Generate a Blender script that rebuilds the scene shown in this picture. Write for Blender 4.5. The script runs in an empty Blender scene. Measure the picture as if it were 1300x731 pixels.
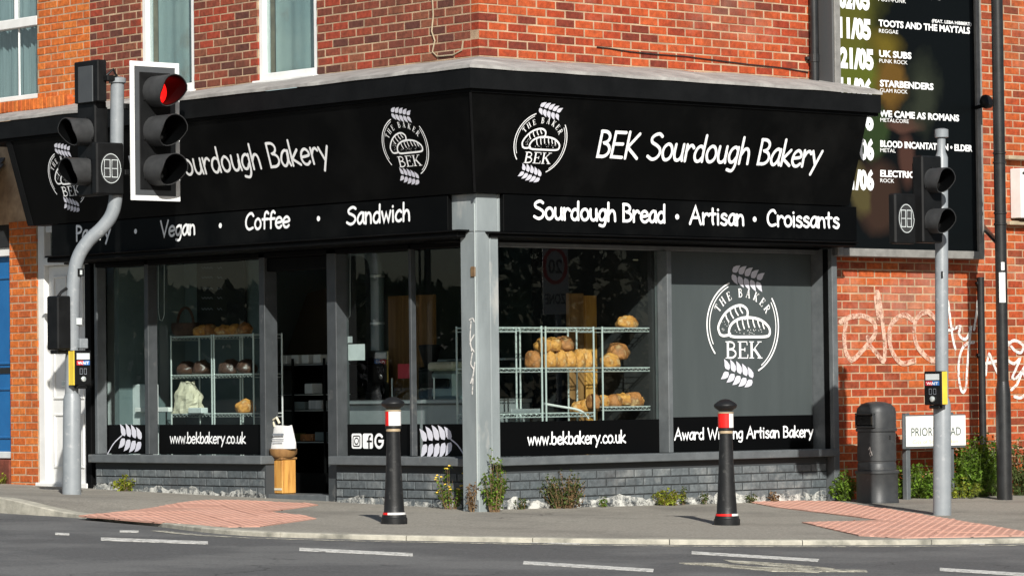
import bpy, bmesh, math, random
from math import sin, cos, pi, radians, sqrt, floor
from mathutils import Vector, Matrix, noise
random.seed(7)
V = Vector
SC = bpy.context.scene
COL = SC.collection

# ------------------------------------------------------------------ camera (solved from the two facades' vanishing points)
F, PX, PY = 4609.7, 650.0, 365.5
_vl, _vr = (-3400.0, 547.0), (5900.0, 438.0)
def _cd(u, v): return V(((u - PX) / F, -(v - PY) / F, -1.0))
_X = _cd(*_vr).normalized(); _Y = _cd(*_vl).normalized(); _Y = (_Y - _X * _X.dot(_Y)).normalized(); _Z = _X.cross(_Y)
ROT = Matrix((_X, _Y, _Z))                       # camera -> world
CAM = V((-19.933, -23.142, 0.992))
cd_ = bpy.data.cameras.new("camera"); cam = bpy.data.objects.new("camera", cd_); COL.objects.link(cam)
cd_.sensor_width = 36.0; cd_.lens = F / 1300.0 * 36.0; cd_.clip_start = 0.5; cd_.clip_end = 2000
cam.matrix_world = Matrix.Translation(CAM) @ ROT.to_4x4()
SC.camera = cam

# ------------------------------------------------------------------ daylight
SUN_AZ, SUN_EL = radians(58), radians(30)      # direction the shadows run (from +X), height of the sun
sd = V((cos(SUN_AZ) * cos(SUN_EL), sin(SUN_AZ) * cos(SUN_EL), -sin(SUN_EL)))
sl = bpy.data.lights.new("sun", "SUN"); sl.energy = 5.0; sl.angle = radians(0.5); sl.color = (1.0, 0.965, 0.9)
so = bpy.data.objects.new("sun", sl); COL.objects.link(so); so.location = (-20, -30, 25)
so.rotation_euler = sd.to_track_quat('-Z', 'Y').to_euler()
w = bpy.data.worlds.new("World"); SC.world = w; w.use_nodes = True
nt = w.node_tree; bg = nt.nodes["Background"]
sky = nt.nodes.new("ShaderNodeTexSky"); sky.sky_type = 'NISHITA'; sky.sun_disc = False
sky.sun_elevation = SUN_EL; sky.sun_rotation = math.atan2(-sd.x, -sd.y)
sky.air_density = 1.0; sky.dust_density = 1.0; sky.ozone_density = 1.0
nt.links.new(sky.outputs[0], bg.inputs[0]); bg.inputs[1].default_value = 0.055
SC.view_settings.view_transform = 'Standard'; SC.view_settings.look = 'None'
SC.view_settings.exposure = 0.4; SC.view_settings.gamma = 1.0
SC.render.engine = 'CYCLES'
try:
    SC.cycles.use_denoising = True
    SC.cycles.max_bounces = 8; SC.cycles.transparent_max_bounces = 16; SC.cycles.sample_clamp_indirect = 6
except Exception: pass

# ------------------------------------------------------------------ measuring helpers: a sight line met with a real plane
def ray(u, v): return ROT @ _cd(u, v)
class Pl:
    def __init__(s, p, n): s.p = V(p); s.n = V(n)
    def hit(s, u, v):
        d = ray(u, v); return CAM + d * ((s.p - CAM).dot(s.n) / d.dot(s.n))
def RF(c): return Pl((0, c, 0), (0, -1, 0))       # plane parallel to the right facade
def LF(c): return Pl((c, 0, 0), (-1, 0, 0))       # plane parallel to the left facade
GX, GY = -0.009, 0.019                            # the street falls gently
def gz(x, y): return GX * x + GY * y
def GP(h=0.0): return Pl((0, 0, h), (-GX, -GY, 1.0))
FWD = ROT @ V((0, 0, -1))
def BP(p): return Pl(p, (FWD.x, FWD.y, 0))        # upright plane through p facing the street
def project(p):
    q = ROT.transposed() @ (V(p) - CAM); return PX + F * q.x / -q.z, PY - F * q.y / -q.z, -q.z
def sstep(a, b, x):
    t = max(0.0, min(1.0, (x - a) / (b - a))); return t * t * (3 - 2 * t)
def pave_z(x, y):
    return gz(x, y) + 0.095 * sstep(1.5, 2.7, y) * max(0.0, min(1.0, -x / 3.05))

# ------------------------------------------------------------------ materials
MATS = {}
def pmat(name, col, col2=None, rough=0.6, scale=6.0, bump=0.0, bscale=60.0, metal=0.0, spec=0.5, emit=None, lo=0.35, hi=0.65, coat=0.0, stretch=None, detail=5.0, col3=None, scale3=1.5, lo3=.55, hi3=.7):
    m = bpy.data.materials.new(name); m.use_nodes = True; MATS[name] = m
    n = m.node_tree; b = n.nodes["Principled BSDF"]
    b.inputs["Roughness"].default_value = rough; b.inputs["Metallic"].default_value = metal
    b.inputs["Specular IOR Level"].default_value = spec; b.inputs["Coat Weight"].default_value = coat
    b.inputs["Base Color"].default_value = (*col, 1)
    if emit:
        b.inputs["Emission Color"].default_value = (*emit[0], 1); b.inputs["Emission Strength"].default_value = emit[1]
    tc = n.nodes.new("ShaderNodeTexCoord"); src = tc.outputs["Object"]
    if stretch:
        mp = n.nodes.new("ShaderNodeMapping"); mp.inputs["Scale"].default_value = stretch; n.links.new(src, mp.inputs[0]); src = mp.outputs[0]
    def nz(sc, d):
        t = n.nodes.new("ShaderNodeTexNoise"); t.inputs["Scale"].default_value = sc; t.inputs["Detail"].default_value = d
        t.inputs["Roughness"].default_value = 0.6; n.links.new(src, t.inputs["Vector"]); return t.outputs["Fac"]
    out = None
    if col2:
        mr = n.nodes.new("ShaderNodeMapRange"); mr.inputs[1].default_value = lo; mr.inputs[2].default_value = hi
        n.links.new(nz(scale, detail), mr.inputs[0])
        mx = n.nodes.new("ShaderNodeMix"); mx.data_type = 'RGBA'
        mx.inputs[6].default_value = (*col, 1); mx.inputs[7].default_value = (*col2, 1)
        n.links.new(mr.outputs[0], mx.inputs[0]); out = mx.outputs[2]
    if col3:
        mr = n.nodes.new("ShaderNodeMapRange"); mr.inputs[1].default_value = lo3; mr.inputs[2].default_value = hi3
        n.links.new(nz(scale3, 6), mr.inputs[0])
        mx = n.nodes.new("ShaderNodeMix"); mx.data_type = 'RGBA'
        if out: n.links.new(out, mx.inputs[6])
        else: mx.inputs[6].default_value = (*col, 1)
        mx.inputs[7].default_value = (*col3, 1); n.links.new(mr.outputs[0], mx.inputs[0]); out = mx.outputs[2]
    if out: n.links.new(out, b.inputs["Base Color"])
    if bump:
        bp = n.nodes.new("ShaderNodeBump"); bp.inputs["Strength"].default_value = bump; bp.inputs["Distance"].default_value = 0.01
        n.links.new(nz(bscale, 6), bp.inputs["Height"]); n.links.new(bp.outputs[0], b.inputs["Normal"])
    return m

def brick_mat(name, cols, patch=None, patch_amt=0.5, pscale=0.9, rough=0.85, soot=.55, vlo=.62, vhi=1.3):
    """colour per brick (object random + island random), mottled and lightly worn"""
    m = bpy.data.materials.new(name); m.use_nodes = True; MATS[name] = m
    n = m.node_tree; L = n.links.new; b = n.nodes["Principled BSDF"]; b.inputs["Roughness"].default_value = rough
    b.inputs["Specular IOR Level"].default_value = 0.25
    oi = n.nodes.new("ShaderNodeObjectInfo"); ge = n.nodes.new("ShaderNodeNewGeometry")
    ad = n.nodes.new("ShaderNodeMath"); ad.operation = 'ADD'; L(oi.outputs["Random"], ad.inputs[0]); L(ge.outputs["Random Per Island"], ad.inputs[1])
    fr = n.nodes.new("ShaderNodeMath"); fr.operation = 'FRACT'; L(ad.outputs[0], fr.inputs[0])
    cr = n.nodes.new("ShaderNodeValToRGB"); cr.color_ramp.interpolation = 'CONSTANT'
    while len(cr.color_ramp.elements) > 1: cr.color_ramp.elements.remove(cr.color_ramp.elements[-1])
    for i, c in enumerate(cols):
        e = cr.color_ramp.elements[0] if i == 0 else cr.color_ramp.elements.new(i / len(cols))
        e.position = i / len(cols); e.color = (*c, 1)
    L(fr.outputs[0], cr.inputs[0])
    def nz(sc, d):
        t = n.nodes.new("ShaderNodeTexNoise"); t.inputs["Scale"].default_value = sc; t.inputs["Detail"].default_value = d
        t.inputs["Roughness"].default_value = 0.65; L(ge.outputs["Position"], t.inputs["Vector"]); return t.outputs["Fac"]
    hs = n.nodes.new("ShaderNodeHueSaturation"); L(cr.outputs[0], hs.inputs["Color"])
    mr = n.nodes.new("ShaderNodeMapRange"); mr.inputs[1].default_value = .3; mr.inputs[2].default_value = .7; mr.inputs[3].default_value = vlo; mr.inputs[4].default_value = vhi
    L(nz(22, 6), mr.inputs[0]); L(mr.outputs[0], hs.inputs["Value"])
    out = hs.outputs[0]
    if patch:
        mr2 = n.nodes.new("ShaderNodeMapRange"); mr2.inputs[1].default_value = .53; mr2.inputs[2].default_value = .72; mr2.inputs[4].default_value = patch_amt
        L(nz(pscale, 7), mr2.inputs[0])
        mx = n.nodes.new("ShaderNodeMix"); mx.data_type = 'RGBA'; mx.inputs[7].default_value = (*patch, 1)
        L(mr2.outputs[0], mx.inputs[0]); L(out, mx.inputs[6]); out = mx.outputs[2]
    if soot:
        mr3 = n.nodes.new("ShaderNodeMapRange"); mr3.inputs[1].default_value = .5; mr3.inputs[2].default_value = .75; mr3.inputs[4].default_value = soot
        L(nz(1.7, 8), mr3.inputs[0]); mx = n.nodes.new("ShaderNodeMix"); mx.data_type = 'RGBA'; mx.inputs[7].default_value = (.07, .035, .025, 1)
        L(mr3.outputs[0], mx.inputs[0]); L(out, mx.inputs[6]); out = mx.outputs[2]
    L(out, b.inputs["Base Color"])
    bp = n.nodes.new("ShaderNodeBump"); bp.inputs["Strength"].default_value = .5; bp.inputs["Distance"].default_value = .006
    L(nz(70, 5), bp.inputs["Height"]); L(bp.outputs[0], b.inputs["Normal"])
    return m

def glass_mat(name, tint=(0.9, 0.94, 0.93), refl=0.85, rough=0.0):
    m = bpy.data.materials.new(name); m.use_nodes = True; MATS[name] = m
    n = m.node_tree; L = n.links.new
    for x in list(n.nodes): n.nodes.remove(x)
    o = n.nodes.new("ShaderNodeOutputMaterial"); t = n.nodes.new("ShaderNodeBsdfTransparent"); t.inputs[0].default_value = (*tint, 1)
    g = n.nodes.new("ShaderNodeBsdfGlossy"); g.inputs["Roughness"].default_value = rough; g.inputs[0].default_value = (1, 1, 1, 1)
    f = n.nodes.new("ShaderNodeFresnel"); f.inputs[0].default_value = 1.52
    ge = n.nodes.new("ShaderNodeNewGeometry")
    a = n.nodes.new("ShaderNodeMath"); a.operation = 'SUBTRACT'; a.inputs[0].default_value = 1.0; L(ge.outputs["Backfacing"], a.inputs[1])
    k = n.nodes.new("ShaderNodeMath"); k.operation = 'MULTIPLY'; k.use_clamp = True; L(f.outputs[0], k.inputs[0]); k.inputs[1].default_value = refl
    k2 = n.nodes.new("ShaderNodeMath"); k2.operation = 'MULTIPLY'; L(k.outputs[0], k2.inputs[0]); L(a.outputs[0], k2.inputs[1])
    mx = n.nodes.new("ShaderNodeMixShader"); L(k2.outputs[0], mx.inputs[0]); L(t.outputs[0], mx.inputs[1]); L(g.outputs[0], mx.inputs[2]); L(mx.outputs[0], o.inputs[0])
    return m

def worn_paint(name, col, amount=0.6, scale=9):
    """paint that has weathered to specks: noise decides where it is left"""
    m = bpy.data.materials.new(name); m.use_nodes = True; MATS[name] = m
    n = m.node_tree; L = n.links.new; b = n.nodes["Principled BSDF"]; b.inputs["Base Color"].default_value = (*col, 1); b.inputs["Roughness"].default_value = .9
    o = n.nodes["Material Output"]; t = n.nodes.new("ShaderNodeBsdfTransparent")
    ge = n.nodes.new("ShaderNodeNewGeometry"); nz = n.nodes.new("ShaderNodeTexNoise"); nz.inputs["Scale"].default_value = scale; nz.inputs["Detail"].default_value = 8
    nz.inputs["Roughness"].default_value = .75; L(ge.outputs["Position"], nz.inputs["Vector"])
    mr = n.nodes.new("ShaderNodeMapRange"); mr.inputs[1].default_value = .62 - .3 * amount; mr.inputs[2].default_value = .78 - .3 * amount; L(nz.outputs["Fac"], mr.inputs[0])
    mx = n.nodes.new("ShaderNodeMixShader"); L(mr.outputs[0], mx.inputs[0]); L(t.outputs[0], mx.inputs[1]); L(b.outputs[0], mx.inputs[2]); L(mx.outputs[0], o.inputs[0])
    return m

M = {}
M['brick_r'] = brick_mat('red_brick', [(.37,.062,.018),(.31,.045,.016),(.41,.08,.024),(.25,.036,.015),(.39,.07,.02),(.34,.054,.018),(.16,.03,.017)], (.46,.24,.17), .5, 1.1)
M['brick_l'] = brick_mat('weathered_brown_brick', [(.22,.056,.033),(.16,.046,.03),(.26,.056,.03),(.11,.04,.03),(.22,.075,.042),(.30,.052,.027),(.18,.056,.034)], (.085,.045,.03), .6, 1.3)
M['brick_o'] = brick_mat('cleaned_orange_brick', [(.55,.14,.028),(.50,.115,.024),(.58,.165,.035),(.46,.105,.027),(.53,.13,.028)], (.40,.15,.08), .3, 1.5, .85, .3)
M['brick_v'] = brick_mat('orange_red_brick', [(.39,.08,.02),(.35,.06,.018),(.42,.10,.026),(.30,.05,.018),(.40,.086,.023),(.37,.066,.02),(.23,.048,.02)], (.46,.26,.19), .6, 0.8)
M['brick_k'] = brick_mat('grey_painted_brick', [(.105,.12,.127),(.088,.103,.11),(.122,.137,.143),(.096,.11,.117)], (.34,.35,.34), .6, 3.0, .6, .3)
M['mortar'] = pmat('lime_mortar', (.50,.36,.23), (.27,.18,.115), .95, 5, .5, 90)
M['mortar_k'] = pmat('painted_mortar', (.035,.04,.043), None, .9)
M['black'] = pmat('black_sign_panel', (.0012,.0014,.0015), (.0022,.0024,.0025), .5, 2.2, 0, spec=.08, col3=(.006,.0062,.006), scale3=1.1, lo3=.5, hi3=.75)
M['black_m'] = pmat('black_paint_matt', (.002,.0022,.0024), (.004,.0042,.0044), .6, 5, .1, 80, spec=.08)
M['cornice'] = pmat('black_cornice_paint', (.004,.0043,.0046), (.007,.0074,.0078), .55, 4, .1, 40, spec=.12)
M['lead'] = pmat('weathered_lead', (.36,.35,.33), (.22,.21,.2), .7, 5, .4, 18, col3=(.5,.49,.46), scale3=2.5)
M['grey_p'] = pmat('slate_grey_paint', (.115,.127,.133), (.085,.095,.1), .5, 8, .15, 60, col3=(.2,.2,.19), scale3=5, lo3=.62, hi3=.75)
M['grey_shaded'] = pmat('shaded_slate_paint', (.05,.056,.06), (.036,.041,.044), .5, 8, .15, 60, col3=(.12,.12,.115), scale3=5, lo3=.62, hi3=.75)  # slate grey darkened: shade on the left frames put into the colour
M['pillar'] = pmat('pale_grey_blue_paint', (.235,.265,.27), (.18,.205,.21), .55, 5, .12, 40, col3=(.42,.41,.38), scale3=3, lo3=.58, hi3=.72, stretch=(1,1,.35))
M['white_p'] = pmat('white_upvc', (.78,.78,.76), (.68,.68,.66), .4, 4)
M['white_t'] = pmat('white_lettering', (.86,.87,.87), None, .55, emit=None)
M['white_l'] = pmat('lilac_white_vinyl', (.66,.66,.72), (.6,.6,.68), .5, 8)
M['vinyl'] = pmat('black_vinyl', (.002,.0022,.0024), None, .4, spec=.1)
M['film'] = pmat('grey_frosted_film', (.062,.074,.075), (.055,.066,.067), .38, 3, 0, spec=.4, stretch=(2.5,1,.3))
M['glass'] = glass_mat('shop_glass')
M['glass_u'] = glass_mat('sash_glass', (.75,.82,.82), 2.6)
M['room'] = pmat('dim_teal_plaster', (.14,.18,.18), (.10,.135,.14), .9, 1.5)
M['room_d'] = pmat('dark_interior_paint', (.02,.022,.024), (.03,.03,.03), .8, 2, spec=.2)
M['ply'] = pmat('brown_plywood', (.30,.16,.055), (.2,.10,.035), .6, 3, .1, 40, stretch=(8,8,.8))
M['gold_wood'] = pmat('orange_pine', (.62,.33,.08), (.42,.19,.04), .5, 4, .1, 30, stretch=(6,6,.7), col3=(.22,.08,.02), scale3=7, lo3=.6)
M['chrome'] = pmat('chrome_wire', (.72,.78,.76), None, .35, metal=.55)
M['counter'] = pmat('brushed_steel', (.5,.53,.54), (.4,.43,.44), .35, 3, metal=.6)
M['crust'] = pmat('golden_bread_crust', (.60,.28,.06), (.26,.08,.018), .65, 11, 1.0, 40, col3=(.66,.44,.2), scale3=13, lo3=.5, hi3=.66, lo=.4, hi=.62)
M['crust_d'] = pmat('dark_bread_crust', (.40,.16,.045), (.12,.04,.012), .65, 12, 1.0, 40, col3=(.55,.34,.15), scale3=12, lo3=.52, hi3=.68, lo=.4, hi=.62)
M['paper'] = pmat('cream_paper', (.62,.58,.45), (.5,.46,.34), .8, 9, .4, 12)
M['white_c'] = pmat('white_cotton', (.74,.74,.72), (.6,.6,.6), .85, 6, .4, 14)
M['wicker'] = pmat('dark_brown_wicker', (.08,.035,.02), (.04,.018,.01), .6, 40, .6, 120)
M['card'] = pmat('pale_card', (.6,.64,.64), (.5,.54,.54), .6, 6)
M['greymark'] = pmat('grey_print', (.2,.22,.25), None, .7)
M['galv'] = pmat('grey_galvanised_paint', (.235,.255,.27), (.2,.22,.235), .42, 9, .06, 70, col3=(.3,.315,.325), scale3=20, lo3=.6)
M['blackpl'] = pmat('black_plastic', (.005,.0053,.0056), (.009,.0095,.01), .5, 8, spec=.2)
M['visor'] = pmat('charcoal_plastic_visor', (.03,.031,.032), (.045,.046,.047), .55, 12, spec=.3)
M['lens_k'] = pmat('dark_lens', (.012,.012,.012), None, .15, spec=.6)
M['lens_r'] = pmat('lit_red_lens', (.5,.01,.01), None, .3, emit=((1,.012,.01), 1.0))
M['white_r'] = pmat('white_reflective_border', (.82,.83,.82), (.74,.75,.74), .45, 6)
M['slate_p'] = pmat('grey_backing_board', (.06,.066,.07), (.05,.055,.06), .6, 6)
M['yellow'] = pmat('yellow_plastic', (.75,.56,.06), (.66,.47,.05), .45, 8)
M['blue_s'] = pmat('blue_print', (.04,.16,.45), None, .5)
M['red_s'] = pmat('red_print', (.55,.03,.05), None, .5)
M['bollard'] = pmat('black_cast_bollard', (.007,.0075,.008), (.013,.0135,.014), .48, 12, .12, 60, spec=.35, col3=(.05,.05,.048), scale3=14, lo3=.6, hi3=.72)
M['red_b'] = pmat('red_reflective_band', (.75,.015,.012), (.62,.012,.01), .35, 10)
M['white_b'] = pmat('white_reflective_band', (.8,.79,.77), (.7,.69,.66), .4, 10)
M['cream_b'] = pmat('cream_bollard_ring', (.38,.29,.18), None, .5)
M['bin'] = pmat('grey_black_moulded_plastic', (.03,.032,.034), (.042,.044,.045), .5, 14, .1, 80, col3=(.07,.07,.068), scale3=6, lo3=.62)
M['sign_w'] = pmat('white_sign_enamel', (.8,.8,.76), (.72,.72,.68), .4, 5)
M['sign_g'] = pmat('grey_sign_frame', (.07,.08,.085), (.1,.11,.115), .6, 6)
M['green_s'] = pmat('black_green_print', (.03,.06,.05), None, .6)
M['gold_s'] = pmat('faded_gold_print', (.72,.55,.25), None, .6)
M['iron'] = pmat('black_iron_paint', (.012,.0125,.013), (.02,.021,.022), .35, 10, .08, 70)
M['frame_g'] = pmat('grey_poster_frame', (.24,.235,.22), (.17,.165,.155), .55, 10, .1, 60)
M['frame_d'] = pmat('dark_poster_frame', (.06,.062,.064), None, .6)
M['asphalt'] = pmat('road_asphalt', (.10,.10,.099), (.078,.078,.077), .85, 30, .5, 160, col3=(.135,.135,.131), scale3=.55, lo3=.48, hi3=.60, stretch=(1,1,1))
def cracked(m, col=(.03,.03,.03), scale=.9, width=.012):
    n = m.node_tree; L = n.links.new; b = n.nodes["Principled BSDF"]; src = b.inputs["Base Color"].links[0].from_socket
    ge = n.nodes.new("ShaderNodeNewGeometry"); nz = n.nodes.new("ShaderNodeTexNoise"); nz.inputs["Scale"].default_value = 2.5; nz.inputs["Detail"].default_value = 6; L(ge.outputs["Position"], nz.inputs["Vector"])
    va = n.nodes.new("ShaderNodeVectorMath"); va.operation = 'MULTIPLY_ADD'; va.inputs[1].default_value = (.5,.5,.5); L(nz.outputs["Color"], va.inputs[0]); L(ge.outputs["Position"], va.inputs[2])
    vo = n.nodes.new("ShaderNodeTexVoronoi"); vo.feature = 'DISTANCE_TO_EDGE'; vo.inputs["Scale"].default_value = scale; L(va.outputs[0], vo.inputs["Vector"])
    mr = n.nodes.new("ShaderNodeMapRange"); mr.inputs[1].default_value = width; mr.inputs[2].default_value = width*.3; L(vo.outputs[0], mr.inputs[0])
    nm = n.nodes.new("ShaderNodeTexNoise"); nm.inputs["Scale"].default_value = .45; L(ge.outputs["Position"], nm.inputs["Vector"]); mm = n.nodes.new("ShaderNodeMapRange"); mm.inputs[1].default_value = .5; mm.inputs[2].default_value = .62; mm.inputs[4].default_value = .8; L(nm.outputs["Fac"], mm.inputs[0])
    mu = n.nodes.new("ShaderNodeMath"); mu.operation = 'MULTIPLY'; L(mr.outputs[0], mu.inputs[0]); L(mm.outputs[0], mu.inputs[1])
    mx = n.nodes.new("ShaderNodeMix"); mx.data_type = 'RGBA'; L(mu.outputs[0], mx.inputs[0]); L(src, mx.inputs[6]); mx.inputs[7].default_value = (*col, 1)
    # scattered pale and dark stones
    sp = n.nodes.new("ShaderNodeTexNoise"); sp.inputs["Scale"].default_value = 55; sp.inputs["Detail"].default_value = 3; L(ge.outputs["Position"], sp.inputs["Vector"]); ms = n.nodes.new("ShaderNodeMapRange"); ms.inputs[1].default_value = .3; ms.inputs[2].default_value = .7; ms.inputs[3].default_value = .72; ms.inputs[4].default_value = 1.3; L(sp.outputs["Fac"], ms.inputs[0])
    hs = n.nodes.new("ShaderNodeHueSaturation"); L(mx.outputs[2], hs.inputs["Color"]); L(ms.outputs[0], hs.inputs["Value"]); L(hs.outputs[0], b.inputs["Base Color"])
cracked(M['asphalt'])
M['pave'] = pmat('pavement_tarmac', (.285,.265,.225), (.225,.208,.175), .9, 26, .5, 140, col3=(.165,.152,.13), scale3=.7, lo3=.48, hi3=.68)
cracked(M['pave'], (.07,.06,.05), .6, .008)
M['kerb'] = pmat('concrete_kerb', (.46,.435,.36), (.30,.285,.235), .9, 9, .5, 60, col3=(.16,.155,.13), scale3=3.5, lo3=.52, hi3=.68)
M['tactile'] = brick_mat('red_tactile_paving', [(.53,.295,.225),(.51,.28,.21),(.55,.31,.24),(.5,.27,.205)], (.42,.28,.225), .5, 2.2, .85, 0, .9, 1.08)
M['line'] = worn_paint('worn_white_road_paint', (.62,.61,.57), .85, 16)
M['line_c'] = worn_paint('worn_cream_road_paint', (.55,.52,.42), .66, 12)
def leaf_mat(name, c1, c2):
    m = pmat(name, c1, c2, .5, 9, spec=.3); n = m.node_tree; b = n.nodes["Principled BSDF"]; o = n.nodes["Material Output"]
    t = n.nodes.new("ShaderNodeBsdfTranslucent"); mx = n.nodes.new("ShaderNodeMixShader"); mx.inputs[0].default_value = .35
    n.links.new(b.inputs["Base Color"].links[0].from_socket, t.inputs[0]); n.links.new(b.outputs[0], mx.inputs[1]); n.links.new(t.outputs[0], mx.inputs[2]); n.links.new(mx.outputs[0], o.inputs[0]); return m
M['leaf'] = leaf_mat('fresh_green_leaf', (.19,.30,.035), (.10,.19,.025))
M['leaf_y'] = leaf_mat('yellow_green_leaf', (.38,.40,.05), (.22,.28,.04))
M['leaf_d'] = leaf_mat('dark_green_leaf', (.08,.13,.035), (.13,.15,.05))
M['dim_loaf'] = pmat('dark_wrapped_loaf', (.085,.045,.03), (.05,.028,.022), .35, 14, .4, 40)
M['straw'] = pmat('dry_brown_stem', (.20,.125,.055), (.13,.075,.035), .8, 12)
M['petal'] = pmat('yellow_flower', (.75,.5,.06), None, .6)
M['limewash'] = pmat('splashed_white_render', (.55,.54,.5), (.3,.3,.29), .95, 14, .6, 40, col3=(.12,.125,.125), scale3=9, lo3=.5, hi3=.62)
M['door_b'] = pmat('blue_door_gloss', (.012,.11,.30), (.015,.13,.34), .35, 4, spec=.5)
M['slate'] = pmat('grey_porch_slate', (.10,.10,.1), (.06,.06,.06), .7, 8, .2, 30)
M['curtain'] = pmat('net_curtain', (.5,.52,.52), (.34,.37,.38), .9, 3, .3, 6, stretch=(6,6,.3))
M['blind'] = pmat('sky_haze_blind', (.5,.56,.55), (.68,.69,.64), .9, 1.6, .1, 8, col3=(.5,.42,.36), scale3=3)  # pale smudges paint the reflected sky haze into the blind's colour
M['tree_dark'] = pmat('shaded_tree_leaf', (.007,.010,.005), (.010,.013,.006), .8, 3, spec=.02)  # leaf colour kept near black so the glass reflects dark
M['brown_dim'] = pmat('dull_brown_board', (.075,.066,.05), (.06,.052,.04), .8, 3)
M['splash'] = worn_paint('splashed_whitewash', (.55,.55,.51), .62, 9)
M['tan_s'] = pmat('tan_stone', (.4,.33,.22), (.3,.24,.16), .8, 6)
M['graf'] = worn_paint('faded_pink_graffiti', (.62,.40,.30), .78, 16)
M['graf_w'] = worn_paint('white_graffiti', (.72,.7,.66), .88, 18)
M['bark'] = pmat('grey_bark', (.09,.07,.05), (.05,.04,.03), .9, 8)

# ------------------------------------------------------------------ mesh helpers
class MB:
    """collects shapes in world coordinates; build() links them as ONE mesh object under its parent"""
    def __init__(s): s.v = []; s.f = []; s.sm = False
    def add(s, vs, fs):
        k = len(s.v); s.v += [V(a) for a in vs]; s.f += [tuple(i + k for i in f) for f in fs]; return s
    def box(s, x0, x1, y0, y1, z0, z1):
        if x0 > x1: x0, x1 = x1, x0
        if y0 > y1: y0, y1 = y1, y0
        if z0 > z1: z0, z1 = z1, z0
        return s.add([(x0,y0,z0),(x1,y0,z0),(x1,y1,z0),(x0,y1,z0),(x0,y0,z1),(x1,y0,z1),(x1,y1,z1),(x0,y1,z1)],
                     [(0,3,2,1),(4,5,6,7),(0,1,5,4),(1,2,6,5),(2,3,7,6),(3,0,4,7)])
    def bbox(s, x0, x1, y0, y1, z0, z1, b=0.006):
        """box with chamfered vertical and top edges"""
        b = min(b, abs(x1-x0)*.4, abs(y1-y0)*.4, abs(z1-z0)*.4)
        bm = bmesh.new(); bmesh.ops.create_cube(bm, size=1)
        for q in bm.verts: q.co = V((x0+(x1-x0)*(q.co.x+.5), y0+(y1-y0)*(q.co.y+.5), z0+(z1-z0)*(q.co.z+.5)))
        bmesh.ops.bevel(bm, geom=bm.edges[:], offset=b, segments=1, affect='EDGES', profile=.5)
        bm.verts.index_update(); s.add([q.co.copy() for q in bm.verts], [tuple(q.index for q in f.verts) for f in bm.faces]); bm.free(); return s
    def quad(s, a, b, c, d): return s.add([a,b,c,d], [(0,1,2,3)])
    def hexa(s, p): return s.add(p, [(0,3,2,1),(4,5,6,7),(0,1,5,4),(1,2,6,5),(2,3,7,6),(3,0,4,7)])
    def slab(s, pts, nrm, t):
        """flat polygon pts given thickness t along -nrm"""
        n = len(pts); nv = V(nrm) * t; a = [V(p) for p in pts]; b = [p - nv for p in a]
        return s.add(a + b, [tuple(range(n)), tuple(range(2*n-1, n-1, -1))] + [(i, i+n, (i+1) % n + n, (i+1) % n) for i in range(n)])
    def tube(s, path, r, n=10, caps=True):
        path = [V(p) for p in path]; rs = r if isinstance(r, (list, tuple)) else [r]*len(path)
        rings = []; up = None
        for i, p in enumerate(path):
            t = (path[min(i+1, len(path)-1)] - path[max(i-1, 0)]).normalized()
            if up is None:
                up = V((0,0,1)) if abs(t.z) < .9 else V((1,0,0))
            a = (up - t*up.dot(t)).normalized(); up = a; b = t.cross(a)
            rings.append([p + (a*cos(2*pi*k/n) + b*sin(2*pi*k/n))*rs[i] for k in range(n)])
        vs = [q for g in rings for q in g]
        fs = [(i*n+k, i*n+(k+1) % n, (i+1)*n+(k+1) % n, (i+1)*n+k) for i in range(len(path)-1) for k in range(n)]
        if caps: fs += [tuple(range(n-1, -1, -1)), tuple(range((len(path)-1)*n, len(path)*n))]
        return s.add(vs, fs)
    def lathe(s, prof, c, n=28, a0=0, a1=360, thick=None):
        """profile [(r,z)] turned about the vertical through c, over the arc a0..a1"""
        full = abs(a1-a0) >= 359.9; m = n if full else n+1; c = V(c); vs = []
        for r, z in prof:
            for k in range(m):
                a = radians(a0 + (a1-a0)*k/n); vs.append(c + V((r*cos(a), r*sin(a), z)))
        fs = []
        for i in range(len(prof)-1):
            for k in range(n):
                k2 = (k+1) % m; fs.append((i*m+k, i*m+k2, (i+1)*m+k2, (i+1)*m+k))
        if full: fs += [tuple(range(m-1, -1, -1)), tuple(range((len(prof)-1)*m, len(prof)*m))]
        return s.add(vs, fs)
    def xf(s, mat):
        s.v = [mat @ q for q in s.v]; return s
    def build(s, name, mat, parent=None, smooth=False, label=None, kind=None):
        off = V((0,0,0)); p = parent
        while p is not None: off += p.location; p = p.parent
        me = bpy.data.meshes.new(name); me.from_pydata([tuple(q - off) for q in s.v], [], s.f)
        me.materials.append(mat if not isinstance(mat, str) else M[mat])
        if smooth:
            me.polygons.foreach_set('use_smooth', [True]*len(me.polygons))
            try: me.set_sharp_from_angle(angle=radians(38))
            except Exception: pass
        me.update(); o = bpy.data.objects.new(name, me); COL.objects.link(o)
        if parent is not None: o.parent = parent
        if label: o['label'] = label
        if kind: o['kind'] = kind
        return o
def thing(name, label, cat, loc=(0,0,0), group=None, kind=None):
    o = bpy.data.objects.new(name, None); COL.objects.link(o); o.location = loc; o.empty_display_size = .2
    if label: o['label'] = label
    if cat: o['category'] = cat
    if group: o['group'] = group
    if kind: o['kind'] = kind
    return o
def tag(o, label, cat, group=None, kind=None):
    if label: o['label'] = label
    if cat: o['category'] = cat
    if group: o['group'] = group
    if kind: o['kind'] = kind
    return o
def setloc(o, p):
    """give a one-mesh thing an origin at its own base"""
    p = V(p); o.data.transform(Matrix.Translation(-p)); o.location = p; return o
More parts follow.
